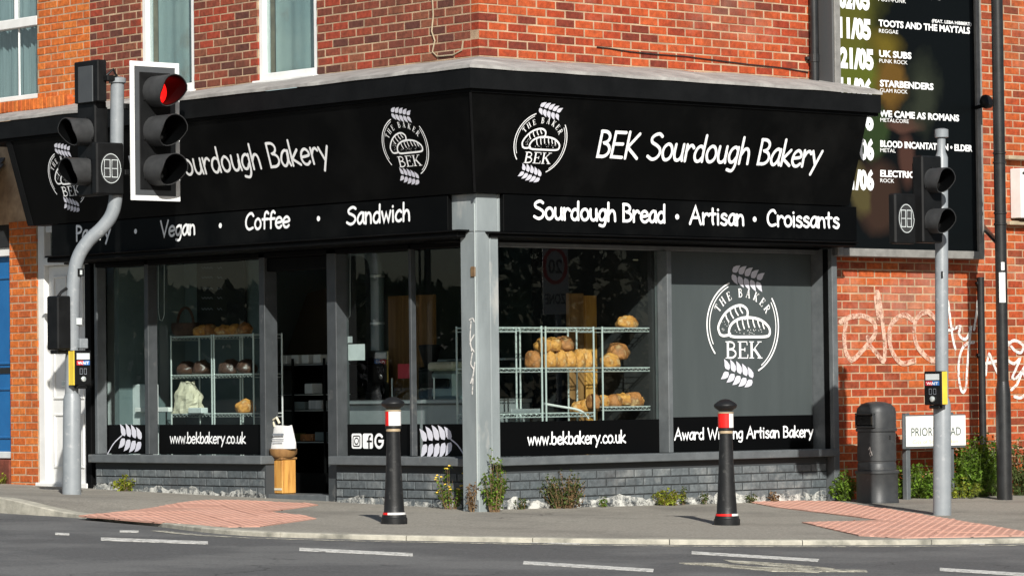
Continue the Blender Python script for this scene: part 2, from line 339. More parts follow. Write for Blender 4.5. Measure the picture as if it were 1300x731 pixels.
def copy_tree(o, loc):
    c = o.copy(); COL.objects.link(c); c.location = loc
    def rec(src, dst):
        for ch in src.children:
            k = ch.copy(); COL.objects.link(k); k.parent = dst; rec(ch, k)
    rec(o, c); return c
# ------------------------------------------------------------------ hand-lettered alphabet (strokes) and flat print
def arc(cx, cy, rx, ry, a0, a1, n=None):
    n = n or max(4, int(abs(a1-a0)/15)); return [(cx+rx*cos(radians(a0+(a1-a0)*i/n)), cy+ry*sin(radians(a0+(a1-a0)*i/n))) for i in range(n+1)]
def smooth(p, n=6, closed=False):
    out = []; m = len(p); rng = range(m if closed else m-1)
    for i in rng:
        g = (lambda k: p[k % m]) if closed else (lambda k: p[max(0, min(m-1, k))])
        a, b, c, d = g(i-1), g(i), g(i+1), g(i+2)
        for j in range(n):
            t = j/n
            out.append(tuple(.5*((2*b[q]) + (-a[q]+c[q])*t + (2*a[q]-5*b[q]+4*c[q]-d[q])*t*t + (-a[q]+3*b[q]-3*c[q]+d[q])*t**3) for q in (0,1)))
    out.append(tuple(p[0] if closed else p[-1])); return out
X_ = .64
HAND = {
 'B': (.62, [[(.09,.98)] + arc(.24,.76,.25,.22,90,-80) + arc(.26,.28,.3,.26,85,-100) + [(.08,.02),(.09,.98)]]),
 'E': (.62, [[(.56,.97),(.1,.97),(.08,.03),(.56,.02)], [(.09,.52),(.5,.53)]]),
 'K': (.66, [[(.1,1),(.09,0)], [(.56,.95),(.12,.42),(.62,.01)]]),
 'S': (.68, [smooth([(.60,.9),(.46,.99),(.28,.95),(.14,.82),(.18,.66),(.38,.56),(.56,.43),(.6,.25),(.48,.07),(.28,.01),(.06,.12)])]),
 'A': (.74, [[(.03,0),(.38,1),(.68,0)], [(.17,.36),(.57,.38)]]),
 'C': (.66, [smooth([(.6,.82),(.5,.96),(.34,.95),(.16,.76),(.08,.46),(.14,.16),(.32,.02),(.58,.1)])]),
 'P': (.56, [[(.09,0),(.09,.97)], [(.09,.97)] + arc(.22,.73,.28,.23,75,-85) + [(.09,.48)]]),
 'V': (.66, [[(.04,.98),(.3,.02),(.62,1)]]),
 'W': (1.0, [[(.04,.97),(.25,.02),(.48,.78),(.7,.02),(.96,1)]]),
 'a': (.52, [smooth([(.44,.58),(.32,.64),(.16,.52),(.06,.26),(.13,.05),(.26,.03),(.4,.22),(.44,.5)]), [(.46,.62),(.42,.2),(.49,.02)]]),
 'b': (.54, [[(.09,1),(.07,.05)], smooth([(.08,.3),(.2,.56),(.36,.6),(.47,.4),(.44,.14),(.28,0),(.08,.06)])]),
 'c': (.48, [smooth([(.42,.52),(.3,.62),(.14,.5),(.06,.26),(.14,.05),(.3,.01),(.43,.09)])]),
 'd': (.56, [smooth([(.44,.5),(.3,.6),(.14,.5),(.06,.25),(.14,.04),(.3,.02),(.44,.2)]), [(.47,1.02),(.45,.4),(.46,.01)]]),
 'e': (.52, [smooth([(.08,.3),(.44,.36),(.44,.52),(.29,.62),(.12,.5),(.06,.24),(.16,.04),(.32,.0),(.46,.1)])]),
 'f': (.46, [smooth([(.46,.9),(.36,1.0),(.24,.9),(.2,.6),(.19,.02)]), [(.04,.56),(.42,.57)]]),
 'g': (.54, [smooth([(.44,.54),(.32,.63),(.15,.52),(.07,.27),(.15,.06),(.3,.06),(.43,.25)]), smooth([(.46,.62),(.45,.2),(.42,-.12),(.3,-.3),(.08,-.26)])]),
 'h': (.54, [[(.09,1.02),(.07,0)], smooth([(.08,.32),(.22,.56),(.36,.57),(.44,.4),(.46,.01)])]),
 'i': (.22, [[(.11,.62),(.11,.01)], [(.11,.86),(.112,.87)]]),
 'k': (.52, [[(.09,1.02),(.08,0)], [(.43,.62),(.11,.27),(.48,.01)]]),
 'n': (.52, [[(.08,.62),(.08,0)], smooth([(.08,.34),(.2,.56),(.34,.58),(.42,.42),(.44,.01)])]),
 'o': (.54, [smooth([(.27,.62),(.11,.5),(.06,.28),(.14,.06),(.28,.01),(.43,.12),(.48,.34),(.4,.55)], closed=True)]),
 'r': (.44, [[(.08,.63),(.09,0)], smooth([(.09,.36),(.2,.56),(.32,.61),(.41,.52)])]),
 's': (.46, [smooth([(.4,.55),(.28,.63),(.13,.56),(.12,.42),(.28,.32),(.4,.2),(.34,.04),(.2,0),(.05,.08)])]),
 't': (.44, [[(.22,.92),(.2,.2),(.24,.02)], [(.04,.6),(.4,.62)]]),
 'u': (.52, [smooth([(.08,.62),(.07,.26),(.14,.05),(.28,.02),(.4,.16),(.43,.4)]), [(.44,.63),(.43,.25),(.47,.01)]]),
 'w': (.66, [[(.05,.6),(.18,.03),(.33,.5),(.47,.03),(.61,.62)]]),
 'y': (.54, [[(.05,.62),(.26,.1)], [(.5,.64),(.3,.15),(.12,-.3)]]),
 '.': (.2, [[(.1,.04),(.102,.045)]]),
 ' ': (.36, []),
}
def ribbon(pts, w, cap=True):
    """stroke outline with round ends as triangles-ready polygons: returns verts2d, faces"""
    P = [V((p[0], p[1])) for p in pts]; Q = [P[0]]
    for p in P[1:]:
        if (p-Q[-1]).length > 1e-5: Q.append(p)
    P = Q; h = w/2; L = []; R = []; n = len(P)
    if n == 1: P.append(P[0] + V((1e-3, 0))); n = 2
    for i in range(n):
        d0 = (P[i]-P[i-1]).normalized() if i else None; d1 = (P[i+1]-P[i]).normalized() if i < n-1 else None
        if d0 is None: d0 = d1
        if d1 is None: d1 = d0
        m = (d0+d1); 
        if m.length < .35: m = d1
        m.normalize(); nn = V((-m.y, m.x)); k = 1/max(.5, nn.dot(V((-d1.y, d1.x))))
        L.append(P[i]+nn*h*k); R.append(P[i]-nn*h*k)
    DZ = .00012; vs = L + R; zs = [i*DZ for i in range(n)]*2; fs = [(i, n+i, n+i+1, i+1) for i in range(n-1)]
    if cap:
        for e, (c, d) in enumerate(((P[0], (P[0]-P[1]).normalized()), (P[-1], (P[-1]-P[-2]).normalized()))):
            a0 = math.atan2(d.y, d.x); k = len(vs)
            ring = [c + V((cos(a0 - pi/2 + pi*j/8), sin(a0 - pi/2 + pi*j/8)))*h for j in range(9)]
            vs += ring; zs += [(-DZ if e == 0 else n*DZ)]*9; fs.append(tuple(range(k, k+9)))
    return [V((p.x, p.y, z)) for p, z in zip(vs, zs)], fs
class Fr:
    """a flat frame on a surface: origin, right, up"""
    def __init__(s, o, r, u): s.o = V(o); s.r = V(r).normalized(); s.u = V(u).normalized(); s.n = s.r.cross(s.u)
    def pt(s, x, y, off=0): return s.o + s.r*x + s.u*y + s.n*off
def put2d(mb, fr, vs, fs, sx=1, sy=1, ox=0, oy=0, off=.003):
    mb.add([fr.pt(ox+q[0]*sx, oy+q[1]*sy, off + (q[2] if len(q) > 2 else 0)) for q in vs], fs)
def hand_len(t): return sum(HAND[c][0] for c in t)
def hand(mb, fr, t, width, cap, weight=.125, off=.003):
    """write t from the frame origin: total width and cap height in metres"""
    sx = width/hand_len(t); x = 0; z = off
    k = sx/cap
    for c in t:
        wd, st = HAND[c]
        for s_ in st:
            pts = [((x+p[0])*k, p[1]) for p in s_]
            vs, fs = ribbon(pts, weight); put2d(mb, fr, vs, fs, cap, cap, off=z); z += .0009
            if z > off + .004: z = off
        x += wd
def hand_words(parent, fr, t, width, cap, weight=.125, off=.003):
    """one child mesh per word"""
    k = width/hand_len(t); x = 0
    for w_ in t.split(' '):
        m_ = MB(); hand(m_, Fr(fr.pt(x*k, 0), fr.r, fr.u), w_, hand_len(w_)*k, cap, weight, off); m_.build('lettering', 'white_t', parent); x += hand_len(w_) + HAND[' '][0]
def dot(mb, fr, x, y, r, off=.003): put2d(mb, fr, [(r*cos(2*pi*i/16), r*sin(2*pi*i/16)) for i in range(16)], [tuple(range(16))], ox=x, oy=y, off=off)
def poly(mb, fr, pts, off=.003): put2d(mb, fr, pts, [tuple(range(len(pts)))], off=off)
def stroke(mb, fr, pts, w, off=.003, cap=True):
    vs, fs = ribbon(pts, w, cap); put2d(mb, fr, vs, fs, off=off)

_fcache = {}
def font_text(mb, fr, t, width, cap, off=.003, bold=0.0):
    """print t with the built-in sans face, fitted to width x cap height"""
    key = (t, bold)
    if key not in _fcache:
        cu = bpy.data.curves.new("print", 'FONT'); cu.body = t; cu.size = 1; cu.offset = bold; cu.resolution_u = 3
        ob = bpy.data.objects.new("print", cu); COL.objects.link(ob)
        dg = bpy.context.evaluated_depsgraph_get(); me = bpy.data.meshes.new_from_object(ob.evaluated_get(dg))
        vs = [(q.co.x, q.co.y) for q in me.vertices]; fs = [tuple(p.vertices) for p in me.polygons]
        bpy.data.objects.remove(ob); bpy.data.curves.remove(cu); bpy.data.meshes.remove(me); _fcache[key] = (vs, fs)
    vs, fs = _fcache[key]; xs = [q[0] for q in vs]; ys = [q[1] for q in vs]; x0, x1 = min(xs), max(xs)
    put2d(mb, fr, [(q[0]-x0, q[1]) for q in vs], fs, width/(x1-x0), cap/.73, off=off)

SERIF = {  # (width, [(stroke, weight)]) thick stems, thin bars and slab serifs
 'B': (.72, [([(.16,0),(.16,1)],.17), ([(.02,.02),(.3,.02)],.05), ([(.02,.98),(.3,.98)],.05), ([(.2,.97)]+arc(.3,.76,.24,.21,80,-80)+[(.2,.54)],.1), ([(.2,.53)]+arc(.32,.28,.3,.25,80,-80)+[(.2,.03)],.11)]),
 'E': (.68, [([(.16,0),(.16,1)],.17), ([(.02,.02),(.62,.02)],.055), ([(.02,.98),(.58,.98)],.055), ([(.2,.52),(.44,.52)],.055), ([(.6,.02),(.62,.24)],.06), ([(.56,.98),(.58,.78)],.06), ([(.44,.4),(.44,.64)],.06)]),
 'K': (.8, [([(.16,0),(.16,1)],.17), ([(.02,.02),(.3,.02)],.05), ([(.02,.98),(.3,.98)],.05), ([(.62,.97),(.2,.42)],.06), ([(.32,.56),(.68,.02)],.16), ([(.5,.98),(.76,.98)],.05), ([(.5,.02),(.8,.02)],.05)]),
 'T': (.68, [([(.33,0),(.33,1)],.17), ([(.03,.97),(.63,.97)],.06), ([(.2,.02),(.46,.02)],.05), ([(.04,.97),(.04,.76)],.06), ([(.62,.97),(.62,.76)],.06)]),
 'H': (.82, [([(.16,0),(.16,1)],.16), ([(.64,0),(.64,1)],.16), ([(.16,.52),(.64,.52)],.055), ([(.03,.02),(.3,.02)],.05), ([(.5,.02),(.78,.02)],.05), ([(.03,.98),(.3,.98)],.05), ([(.5,.98),(.78,.98)],.05)]),
 'A': (.78, [([(.1,.02),(.36,.98)],.06), ([(.36,.98),(.64,.02)],.16), ([(.2,.34),(.52,.34)],.05), ([(.01,.02),(.22,.02)],.05), ([(.5,.02),(.78,.02)],.05)]),
 'R': (.78, [([(.16,0),(.16,1)],.17), ([(.02,.02),(.3,.02)],.05), ([(.02,.98),(.3,.98)],.05), ([(.2,.97)]+arc(.32,.75,.24,.22,80,-80)+[(.2,.52)],.1), ([(.36,.52),(.66,.02)],.15), ([(.56,.02),(.8,.02)],.05)]),
 ' ': (.4, []),
}
def wheat(mb, fr, cx, cy, length, wid, ang, off=.003, n=5, stem=0.0, flip=1):
    """an ear of wheat: pairs of pointed leaves along an axis through (cx,cy)"""
    ca, sa = cos(ang), sin(ang)
    def P(x, y): return (cx + ca*x - sa*y*flip, cy + sa*x + ca*y*flip)
    for i in range(n):
        x = -length/2 + length*(i+.15)/n; l = length/n*1.35; k = .74 + .26*sin(pi*(i+.8)/(n+.5))
        for sg in (1, -1):
            w = wid*.5*k
            l = length/n; pts = [(x+l*.08, sg*wid*.045), (x-l*.06, sg*w*.35), (x+l*.06, sg*w*.72), (x+l*.5, sg*w*.98), (x+l*1.12, sg*w*1.16), (x+l*.92, sg*w*.72), (x+l*.84, sg*w*.4), (x+l*.62, sg*w*.16)]
            q = [P(*p) for p in pts]
            if sg*flip < 0: q = q[::-1]
            put2d(mb, fr, q, [tuple(range(len(q)))], off=off + (.0004 if sg > 0 else 0) + (.0002 if i % 2 else 0))
    if stem:
        stroke(mb, fr, [P(*p) for p in smooth([(-length/2, 0), (-length/2-stem*.5, -wid*.12), (-length/2-stem, -wid*.5)])], wid*.05, off)
def logo(parent, fr, h, w, mat='white_t', mat2='white_l', off=.003):
    """the round emblem: two loaves in an open ring between ears of wheat; h, w in metres"""
    def C(zx, zy): return ((zx-248)/366*w, (362-zy)/625*h)      # measured on an enlargement of the emblem
    sx = w/366; t = .018*h
    a = MB()
    def ell(rx, ry, a0, a1, wt):
        pts = [C(248+rx*cos(radians(q)), 355-ry*sin(radians(q))) for q in [a0+(a1-a0)*i/40 for i in range(41)]]
        stroke(a, fr, pts, wt, off)
    ell(183, 240, 112, 217, t*.75); ell(170, 226, 116, 205, t*.5)
    ell(178, 258, 34, -66, t*.75); ell(165, 246, 30, -58, t*.5)
    lo1 = smooth([C(*p) for p in ((130,400),(122,360),(150,300),(190,262),(235,248),(265,268),(268,300),(255,318))], 5)
    lo2 = smooth([C(*p) for p in ((190,412),(175,385),(190,345),(230,318),(280,312),(335,325),(374,360),(380,395),(360,412),(275,414))], 5, True)
    stroke(a, fr, lo1 + [C(255,318)], t*1.25, off+.0008)
    stroke(a, fr, smooth([C(130,400), C(145,408), C(170,405), C(180,398)], 5), t*1.25, off+.0012)
    stroke(a, fr, lo2, t*1.3, off+.0004)
    for x, y, dx, dy in ((215,328,12,50),(242,318,10,52),(268,315,8,48),(295,316,10,46),(320,322,10,40),(345,335,8,34),(160,300,14,34),(182,275,16,40),(206,260,16,40),(230,254,14,34)):
        stroke(a, fr, [C(x,y), C(x+dx*.3,y+dy*.5), C(x+dx,y+dy)], t*.75, off+.0016)
    for i in range(34):
        rx, ry = (random.uniform(200,365), random.uniform(372,402)) if i < 22 else (random.uniform(140,175), random.uniform(330,385))
        c = C(rx, ry); put2d(a, fr, [(c[0]+.004*h*cos(k), c[1]+.005*h*sin(k)) for k in (0,1.57,3.14,4.71)], [(0,1,2,3)], off=off)
    def ser(ch, x, y, ht, rot, sxx, o2):
        wd, st = SERIF[ch]
        for i, (pts, wt) in enumerate(st):
            k = sxx/ht
            vs, fs = ribbon([(p[0]*k, p[1]) for p in pts], wt*min(1, .55+.45*k), False)
            q = []
            for p in vs:
                px, py = (p[0]-wd*k/2)*ht, p[1]*ht; q.append((x+px*cos(rot)-py*sin(rot), y+px*sin(rot)+py*cos(rot)))
            put2d(a, fr, q, fs, off=o2 + .0002*(i % 4))
    x0, y0 = C(155, 527); x1, _ = C(343, 527); ht = (527-438)/625*h; tot = .72+.68+.8; s1 = (x1-x0)/tot; x = x0
    for ch in 'BEK':
        wd = SERIF[ch][0]; ser(ch, x + wd*s1/2, y0, ht, 0, s1, off); x += wd*s1
    arc_l = "THE BAKER"; ht2 = .074*h; tot = sum(SERIF[c][0] for c in arc_l); acc = 0
    for ch in arc_l:
        wd = SERIF[ch][0]; f = (acc + wd/2)/tot; acc += wd
        q = radians(158 - 138*f); cx, cy = C(245+128*cos(q), 345-140*sin(q))
        if ch != ' ': ser(ch, cx, cy, ht2, (q-pi/2)*.92, ht2*.92, off)
    o1 = a.build('emblem', mat, parent)
    b = MB()
    cx, cy = C(268, 100); wheat(b, fr, cx, cy, .37*h, .17*h, -.20, off); b.build('wheat_emblem', mat2, parent); b = MB()
    cx, cy = C(222, 612); wheat(b, fr, cx, cy, .36*h, .18*h, pi-.24, off)
    b.build('wheat_emblem', mat2, parent)
# ================================================================== GROUND
def clip_poly(subj, clip):
    out = subj
    for i in range(len(clip)):
        a, b = clip[i], clip[(i+1) % len(clip)]; inp = out; out = []
        def ins(p): return (b[0]-a[0])*(p[1]-a[1]) - (b[1]-a[1])*(p[0]-a[0]) >= 0
        for j in range(len(inp)):
            p, q = inp[j-1], inp[j]
            if ins(p) != ins(q):
                d1 = (b[0]-a[0])*(p[1]-a[1]) - (b[1]-a[1])*(p[0]-a[0]); d2 = (b[0]-a[0])*(q[1]-a[1]) - (b[1]-a[1])*(q[0]-a[0]); t = d1/(d1-d2)
                out.append((p[0]+(q[0]-p[0])*t, p[1]+(q[1]-p[1])*t))
            if ins(q): out.append(q)
        if len(out) < 3: return []
    return out
ROAD_H = -0.032
def kxy(u, v):
    p = GP(0).hit(u, v); return (p.x, p.y)
kerb_line = [(-3.05, 60.0), (-3.05, 8.0), (-3.06, 2.6), (-3.04, 1.66), (-3.25, .4)] + [kxy(290, 672.5), kxy(430, 678), kxy(600, 681.5), kxy(720, 683.5), kxy(850, 685), kxy(1000, 685.8), kxy(1145, 685.5), kxy(1300, 683.5)] + [(1.9, -5.95), (4.5, -6.1), (9.0, -6.15), (60.0, -6.2)]
_ks = []
for _i in range(len(kerb_line)-1):
    _a, _b, _c, _d = (kerb_line[max(0, _i-1)], kerb_line[_i], kerb_line[_i+1], kerb_line[min(len(kerb_line)-1, _i+2)])
    _n = 8 if 2 <= _i < len(kerb_line)-3 else 1
    for _j in range(_n):
        _t = _j/_n; _ks.append(tuple(.5*((2*_b[q]) + (-_a[q]+_c[q])*_t + (2*_a[q]-5*_b[q]+4*_c[q]-_d[q])*_t*_t + (-_a[q]+3*_b[q]-3*_c[q]+_d[q])*_t**3) for q in (0,1)) if _n > 1 else _b)
_ks.append(kerb_line[-1]); kerb_px = kerb_line; kerb_line = _ks
# one sheet to the horizon under everything, the road on it
g = MB(); R_ = 400; NG = 20
for i in range(NG+1):
    for j in range(NG+1):
        x, y = -R_+2*R_*i/NG, -R_+2*R_*j/NG; g.v.append(V((x, y, gz(x, y)-.35)))
g.f = [(i*(NG+1)+j, (i+1)*(NG+1)+j, (i+1)*(NG+1)+j+1, i*(NG+1)+j+1) for i in range(NG) for j in range(NG)]
tag(g.build('ground', 'pave'), None, None, kind='structure')
road = MB()
xs = [-120,-60,-30,-20,-14,-10,-7,-5,-3.5,-2.5,0,4,12,40,120]; ys = [-120,-60,-34,-22,-14,-10,-8,-6,-4.5,-3,-1,1,3,6,12,40,120]
road.v = [V((x, y, gz(x, y)+ROAD_H)) for x in xs for y in ys]; ny = len(ys)
road.f = [(i*ny+j, (i+1)*ny+j, (i+1)*ny+j+1, i*ny+j+1) for i in range(len(xs)-1) for j in range(ny-1)]
road_o = tag(road.build('road', 'asphalt'), None, None, kind='structure')
pv = MB(); fr_, bk_ = [], []
def back(x, y): return (max(x, 0.2) if y < 1 else .45, max(y, .45)) 
n = len(kerb_line)
cols = 5
for i, (x, y) in enumerate(kerb_line):
    # fan from the kerb towards the building corner line
    if y >= 1.0: b = (.9, y)
    elif x >= 1.9: b = (x, .9)
    else:
        t = i/n; b = (.9, .9)
    for k in range(cols+1):
        f = k/cols; px, py = x+(b[0]-x)*f, y+(b[1]-y)*f; pv.v.append(V((px, py, pave_z(px, py))))
for i in range(n-1):
    for k in range(cols):
        a = i*(cols+1)+k; pv.f.append((a, a+cols+1, a+cols+2, a+1))
pave_o = tag(pv.build('pavement', 'pave'), None, None, kind='structure')
# kerb: one stone after the other
kerb = thing('kerb', None, None, kind='structure')
pts = []
for i in range(1, len(kerb_line)-1):
    pts.append(V((*kerb_line[i], 0)))
dense = [pts[0]]
for a, b in zip(pts, pts[1:]):
    m = max(1, int((b-a).length/.1)); dense += [a + (b-a)*(k/m) for k in range(1, m+1)]
acc = 0; last = dense[0]; stones = []
cur = [dense[0]]
for p in dense[1:]:
    acc += (p-last).length; last = p; cur.append(p)
    if acc >= .9: stones.append(cur); cur = [p]; acc = 0
for st_ in stones:
    if st_[0].x > 9: break
    m_ = MB(); L_n = len(st_)
    for i, p in enumerate(st_):
        d = (st_[min(i+1, L_n-1)] - st_[max(i-1, 0)]).normalized(); nrm = V((-d.y, d.x, 0))
        if nrm.dot(V((2, 2, 0)) - p) < 0: nrm = -nrm
        e_ = .003 if i == 0 else (-.003 if i == L_n-1 else 0)
        for o, z in ((-.012, -.16), (-.012, -.004), (-.002, .004), (.125, .004), (.125, -.16)):
            e = p + nrm*o + d*e_; m_.v.append(V((e.x, e.y, (gz(e.x, e.y)-.16) if z == -.16 else pave_z(e.x, e.y)+z)))
    m_.f = [(i*5+k, (i+1)*5+k, (i+1)*5+k+1, i*5+k+1) for i in range(L_n-1) for k in range(4)] + [(0,1,2,3,4), tuple((L_n-1)*5+k for k in (4,3,2,1,0))]
    m_.build('kerb_stone', 'kerb', kerb)
# tactile slabs
def tactile(px_poly, ang, name_group):
    base = thing('tactile_paving', None, None, kind='structure')
    po = [kxy(*p) for p in px_poly]
    ar = sum(po[i-1][0]*po[i][1]-po[i][0]*po[i-1][1] for i in range(len(po)))
    if ar < 0: po = po[::-1]
    ca, sa = cos(ang), sin(ang); T = .4; g_ = .0012
    loc = [(p[0]*ca+p[1]*sa, -p[0]*sa+p[1]*ca) for p in po]
    i0, i1 = floor(min(p[0] for p in loc)/T), floor(max(p[0] for p in loc)/T); j0, j1 = floor(min(p[1] for p in loc)/T), floor(max(p[1] for p in loc)/T)
    bl = MB()
    for i in range(i0, i1+1):
        for j in range(j0, j1+1):
            sq = [(i*T+g_, j*T+g_), ((i+1)*T-g_, j*T+g_), ((i+1)*T-g_, (j+1)*T-g_), (i*T+g_, (j+1)*T-g_)]
            c = clip_poly(loc, sq)
            if len(c) < 3: continue
            a_ = abs(sum(c[k-1][0]*c[k][1]-c[k][0]*c[k-1][1] for k in range(len(c)))/2)
            if a_ < .004: continue
            dz = random.uniform(.006, .010); wv = [(p[0]*ca-p[1]*sa, p[0]*sa+p[1]*ca) for p in c]
            s_ = MB().slab([V((p[0], p[1], pave_z(*p)+dz)) for p in wv], (0, 0, 1), .014); s_.build('paving_slab', 'tactile', base)
            for a in range(6):
                for b in range(6):
                    cx, cy = i*T+.035+a*.066, j*T+.035+b*.066
                    if a_ > .15 or all((c[(k+1)%len(c)][0]-c[k][0])*(cy-c[k][1])-(c[(k+1)%len(c)][1]-c[k][1])*(cx-c[k][0]) > .0 for k in range(len(c))):
                        x, y = cx*ca-cy*sa, cx*sa+cy*ca; z = pave_z(x, y)+dz-.001; v_ = []
                        for r, h in ((.017, 0), (.011, .003)):
                            v_ += [(x+r*cos(q*pi/3), y+r*sin(q*pi/3), z+h) for q in range(6)]
                        bl.add(v_, [(q, (q+1)%6, (q+1)%6+6, q+6) for q in range(6)] + [(6,7,8,9,10,11)])
    bl.build('blister', 'tactile', base, kind='stuff')
tactile([(100,654.5),(200,646),(260,639.5),(300,637.5),(392,639.5),(404,641.5),(338,650),(392,655.5),(402,658.5),(330,668.5),(290,669),(200,663)], radians(62), 'left')
tactile([(945,636.5),(1000,635.5),(1062,637),(1130,647),(1200,658),(1300,675),(1340,680),(1300,680.5),(1145,683),(1090,680),(1055,672),(1018,663.5),(1085,661.5),(1118,660.5),(1060,653),(985,644)], radians(38), 'right')
# road paint
def mark(px, mat='line', h=ROAD_H+.004):
    MB().slab([GP(h).hit(*p) for p in px], (0,0,1), .003).build('road_marking', mat, road_o)
for q in ([(128,681.5),(264,686.5),(264,690),(128,685)], [(380,694.5),(524,701.5),(524,705),(380,698)], [(588,681.8),(738,686.8),(736,690),(588,685)], [(665,711.5),(830,721.5),(829,725),(664,715)],
          [(878,699),(1040,709),(1038,712),(878,702.2)], [(1193,720),(1306,727),(1306,730.5),(1193,723.5)], [(70,675.5),(88,676.2),(88,678.4),(70,677.8)], [(152,672.5),(176,673),(176,675),(152,674.4)], [(240,668.8),(262,670),(262,672),(240,671)], [(1232,687.5),(1250,688),(1250,690),(1232,689.6)]): mark(q)
for q in ([(862,713.8),(906,713.5),(985,721.5),(1100,722.8),(1101,725),(980,724.4)], [(918,709.8),(1000,715),(1060,721),(1048,725),(985,718),(930,713.6)], [(868,715.2),(1010,720.5),(1040,726),(1000,724)]): mark(q, 'line_c')
cl = [V((*p, 0)) for p in kerb_line if p[1] < -.7 and p[0] < 1.0]; ln = MB()
for i in range(len(cl)-1):
    a, b = cl[i], cl[i+1]; d = (b-a).normalized(); nn = V((d.y, -d.x, 0))
    if nn.dot(V((2,2,0))-a) > 0: nn = -nn
    if i == 0: nprev = nn
    n2 = nn
    A = [a+nprev*.22, b+n2*.22, b+n2*.33, a+nprev*.33]; nprev = n2
    ln.add([V((p.x, p.y, gz(p.x, p.y)+ROAD_H+.004)) for p in A], [(0,1,2,3)])
ln.build('edge_line', 'line_c', road_o)

# ================================================================== BRICKWORK
BL, BH, JT = .2135, .0635, .0115
_bm = {}
def brick_mesh(L, mat, D=.10):
    key = (round(L*100), mat)
    if key not in _bm:
        l = key[0]/100; b = .004
        v = [(0,0,0),(l,0,0),(l,0,BH),(0,0,BH)]; o = [(b,-.003,b),(l-b,-.003,b),(l-b,-.003,BH-b),(b,-.003,BH-b)]; k = [(0,D,0),(l,D,0),(l,D,BH),(0,D,BH)]
        vs = k + v + o; fs = [(0,1,5,4),(1,2,6,5),(2,3,7,6),(3,0,4,7),(4,5,9,8),(5,6,10,9),(6,7,11,10),(7,4,8,11),(8,9,10,11)]
        me = bpy.data.meshes.new('brick'); me.from_pydata(vs, [], fs); me.materials.append(M[mat]); _bm[key] = me
    return _bm[key]
def courses(z0, z1, first): 
    k = math.ceil((z0-first)/.075 - .6)
    while first + k*.075 < z1: 
        yield k, first + k*.075; k += 1
def brick_run(a, b, k, holes, z, bond=.5):
    """brick lengths along one course from a to b, with openings cut out"""
    s = a - (.1128 if k % 2 else 0) - .0; out = []
    segs = [(a, b)]
    for (h0, h1, hz0, hz1) in holes:
        if z+BH > hz0 and z < hz1:
            n_ = []
            for p, q in segs:
                if h1 <= p or h0 >= q: n_.append((p, q)); continue
                if h0 > p: n_.append((p, h0))
                if h1 < q: n_.append((h1, q))
            segs = n_
    while s < b:
        e = s + BL
        for p, q in segs:
            c, d = max(s, p), min(e, q)
            if d-c > .018: out.append((c, d))
        s = e + JT
    return out
class Wall:
    """collects bricks of one thing; the 300 that show largest become parts, the rest one mass"""
    def __init__(s, parent): s.p = parent; s.b = []
    def face(s, facade, plane, a, b, z0, z1, holes, mat, first=0.0, mat_fn=None, vis_z=None):
        # facade 'R': along +x, facing -y; 'L': along +y, facing -x
        for k, z in courses(z0, z1, first):
            for c, d in brick_run(a, b, k, holes, z):
                m = mat_fn(c, z, k) if mat_fn else mat
                pos = V((c, plane, z)) if facade == 'R' else V((plane, d, z))
                mid = V(((c+d)/2, plane, z+.03)) if facade == 'R' else V((plane, (c+d)/2, z+.03))
                u, v, dep = project(mid); vis = -6 < u < 1306 and -4 < v < 735 and (vis_z is None or z > vis_z)
                s.b.append((0 if vis else 1, dep, facade, pos, d-c, m))
    def done(s, limit=298):
        s.b.sort(key=lambda t: (t[0], t[1])); mass = {}
        off = s.p.location
        for i, (nv, dep, fc, pos, L, m) in enumerate(s.b):
            j = V((random.uniform(-.0015,.0015), random.uniform(-.002,.002), random.uniform(-.0015,.0015)))
            rz = (0 if fc == 'R' else -pi/2) + random.uniform(-.008,.008); ry = random.uniform(-.004,.004)
            if i < limit and nv == 0:
                o = bpy.data.objects.new('brick', brick_mesh(L, m)); COL.objects.link(o); o.parent = s.p
                o.location = pos + j - off; o.rotation_euler = (0, ry, rz) if fc == 'R' else (0, ry, rz)
            else:
                mt = Matrix.Translation(pos+j) @ Matrix.Rotation(rz, 4, 'Z') @ Matrix.Rotation(ry, 4, 'Y'); me = brick_mesh(L, m)
                mass.setdefault(m, MB()).add([mt @ q.co for q in me.vertices], [tuple(p.vertices) for p in me.polygons])
        for m, mb in mass.items(): mb.build('brickwork', M[m], s.p, kind='stuff')

# ================================================================== BAKERY BUILDING
W_ = .45                        # plane of the upper brick walls behind the shopfront
bak = thing('bakery_building', 'corner bakery shop with black lettered fascia under red brick upper floor', 'shop', (.45, .45, 0))
Y_HB = 6.29; X_VB = 4.62        # where the neighbours begin
mt_ = .0005
# solid upper floor (mortar faces) and the shell of the shop room
c = MB(); c.box(W_+mt_, X_VB, W_+mt_, 3.0, 3.70, 3.894); c.build('wall_core', 'mortar', bak)
def upper_shell(mb, x0, x1, y0, y1, z0, z1): mb.box(x0, x1, y0, y1, z0, z1)
sash = []                        # (y0, y1, z0, z1) openings in the left face
for (ua, ub, vb) in ((180, 247, 114), (328, 403, 102)):
    ya, yb = LF(W_).hit(ua, vb).y, LF(W_).hit(ub, vb).y; sash.append((yb, ya))
s_z = 3.90
holes_L = [(y0, y1, 3.0, 5.35) for y0, y1 in sash]
core = MB()
zs0, zs1 = 3.895, 6.4
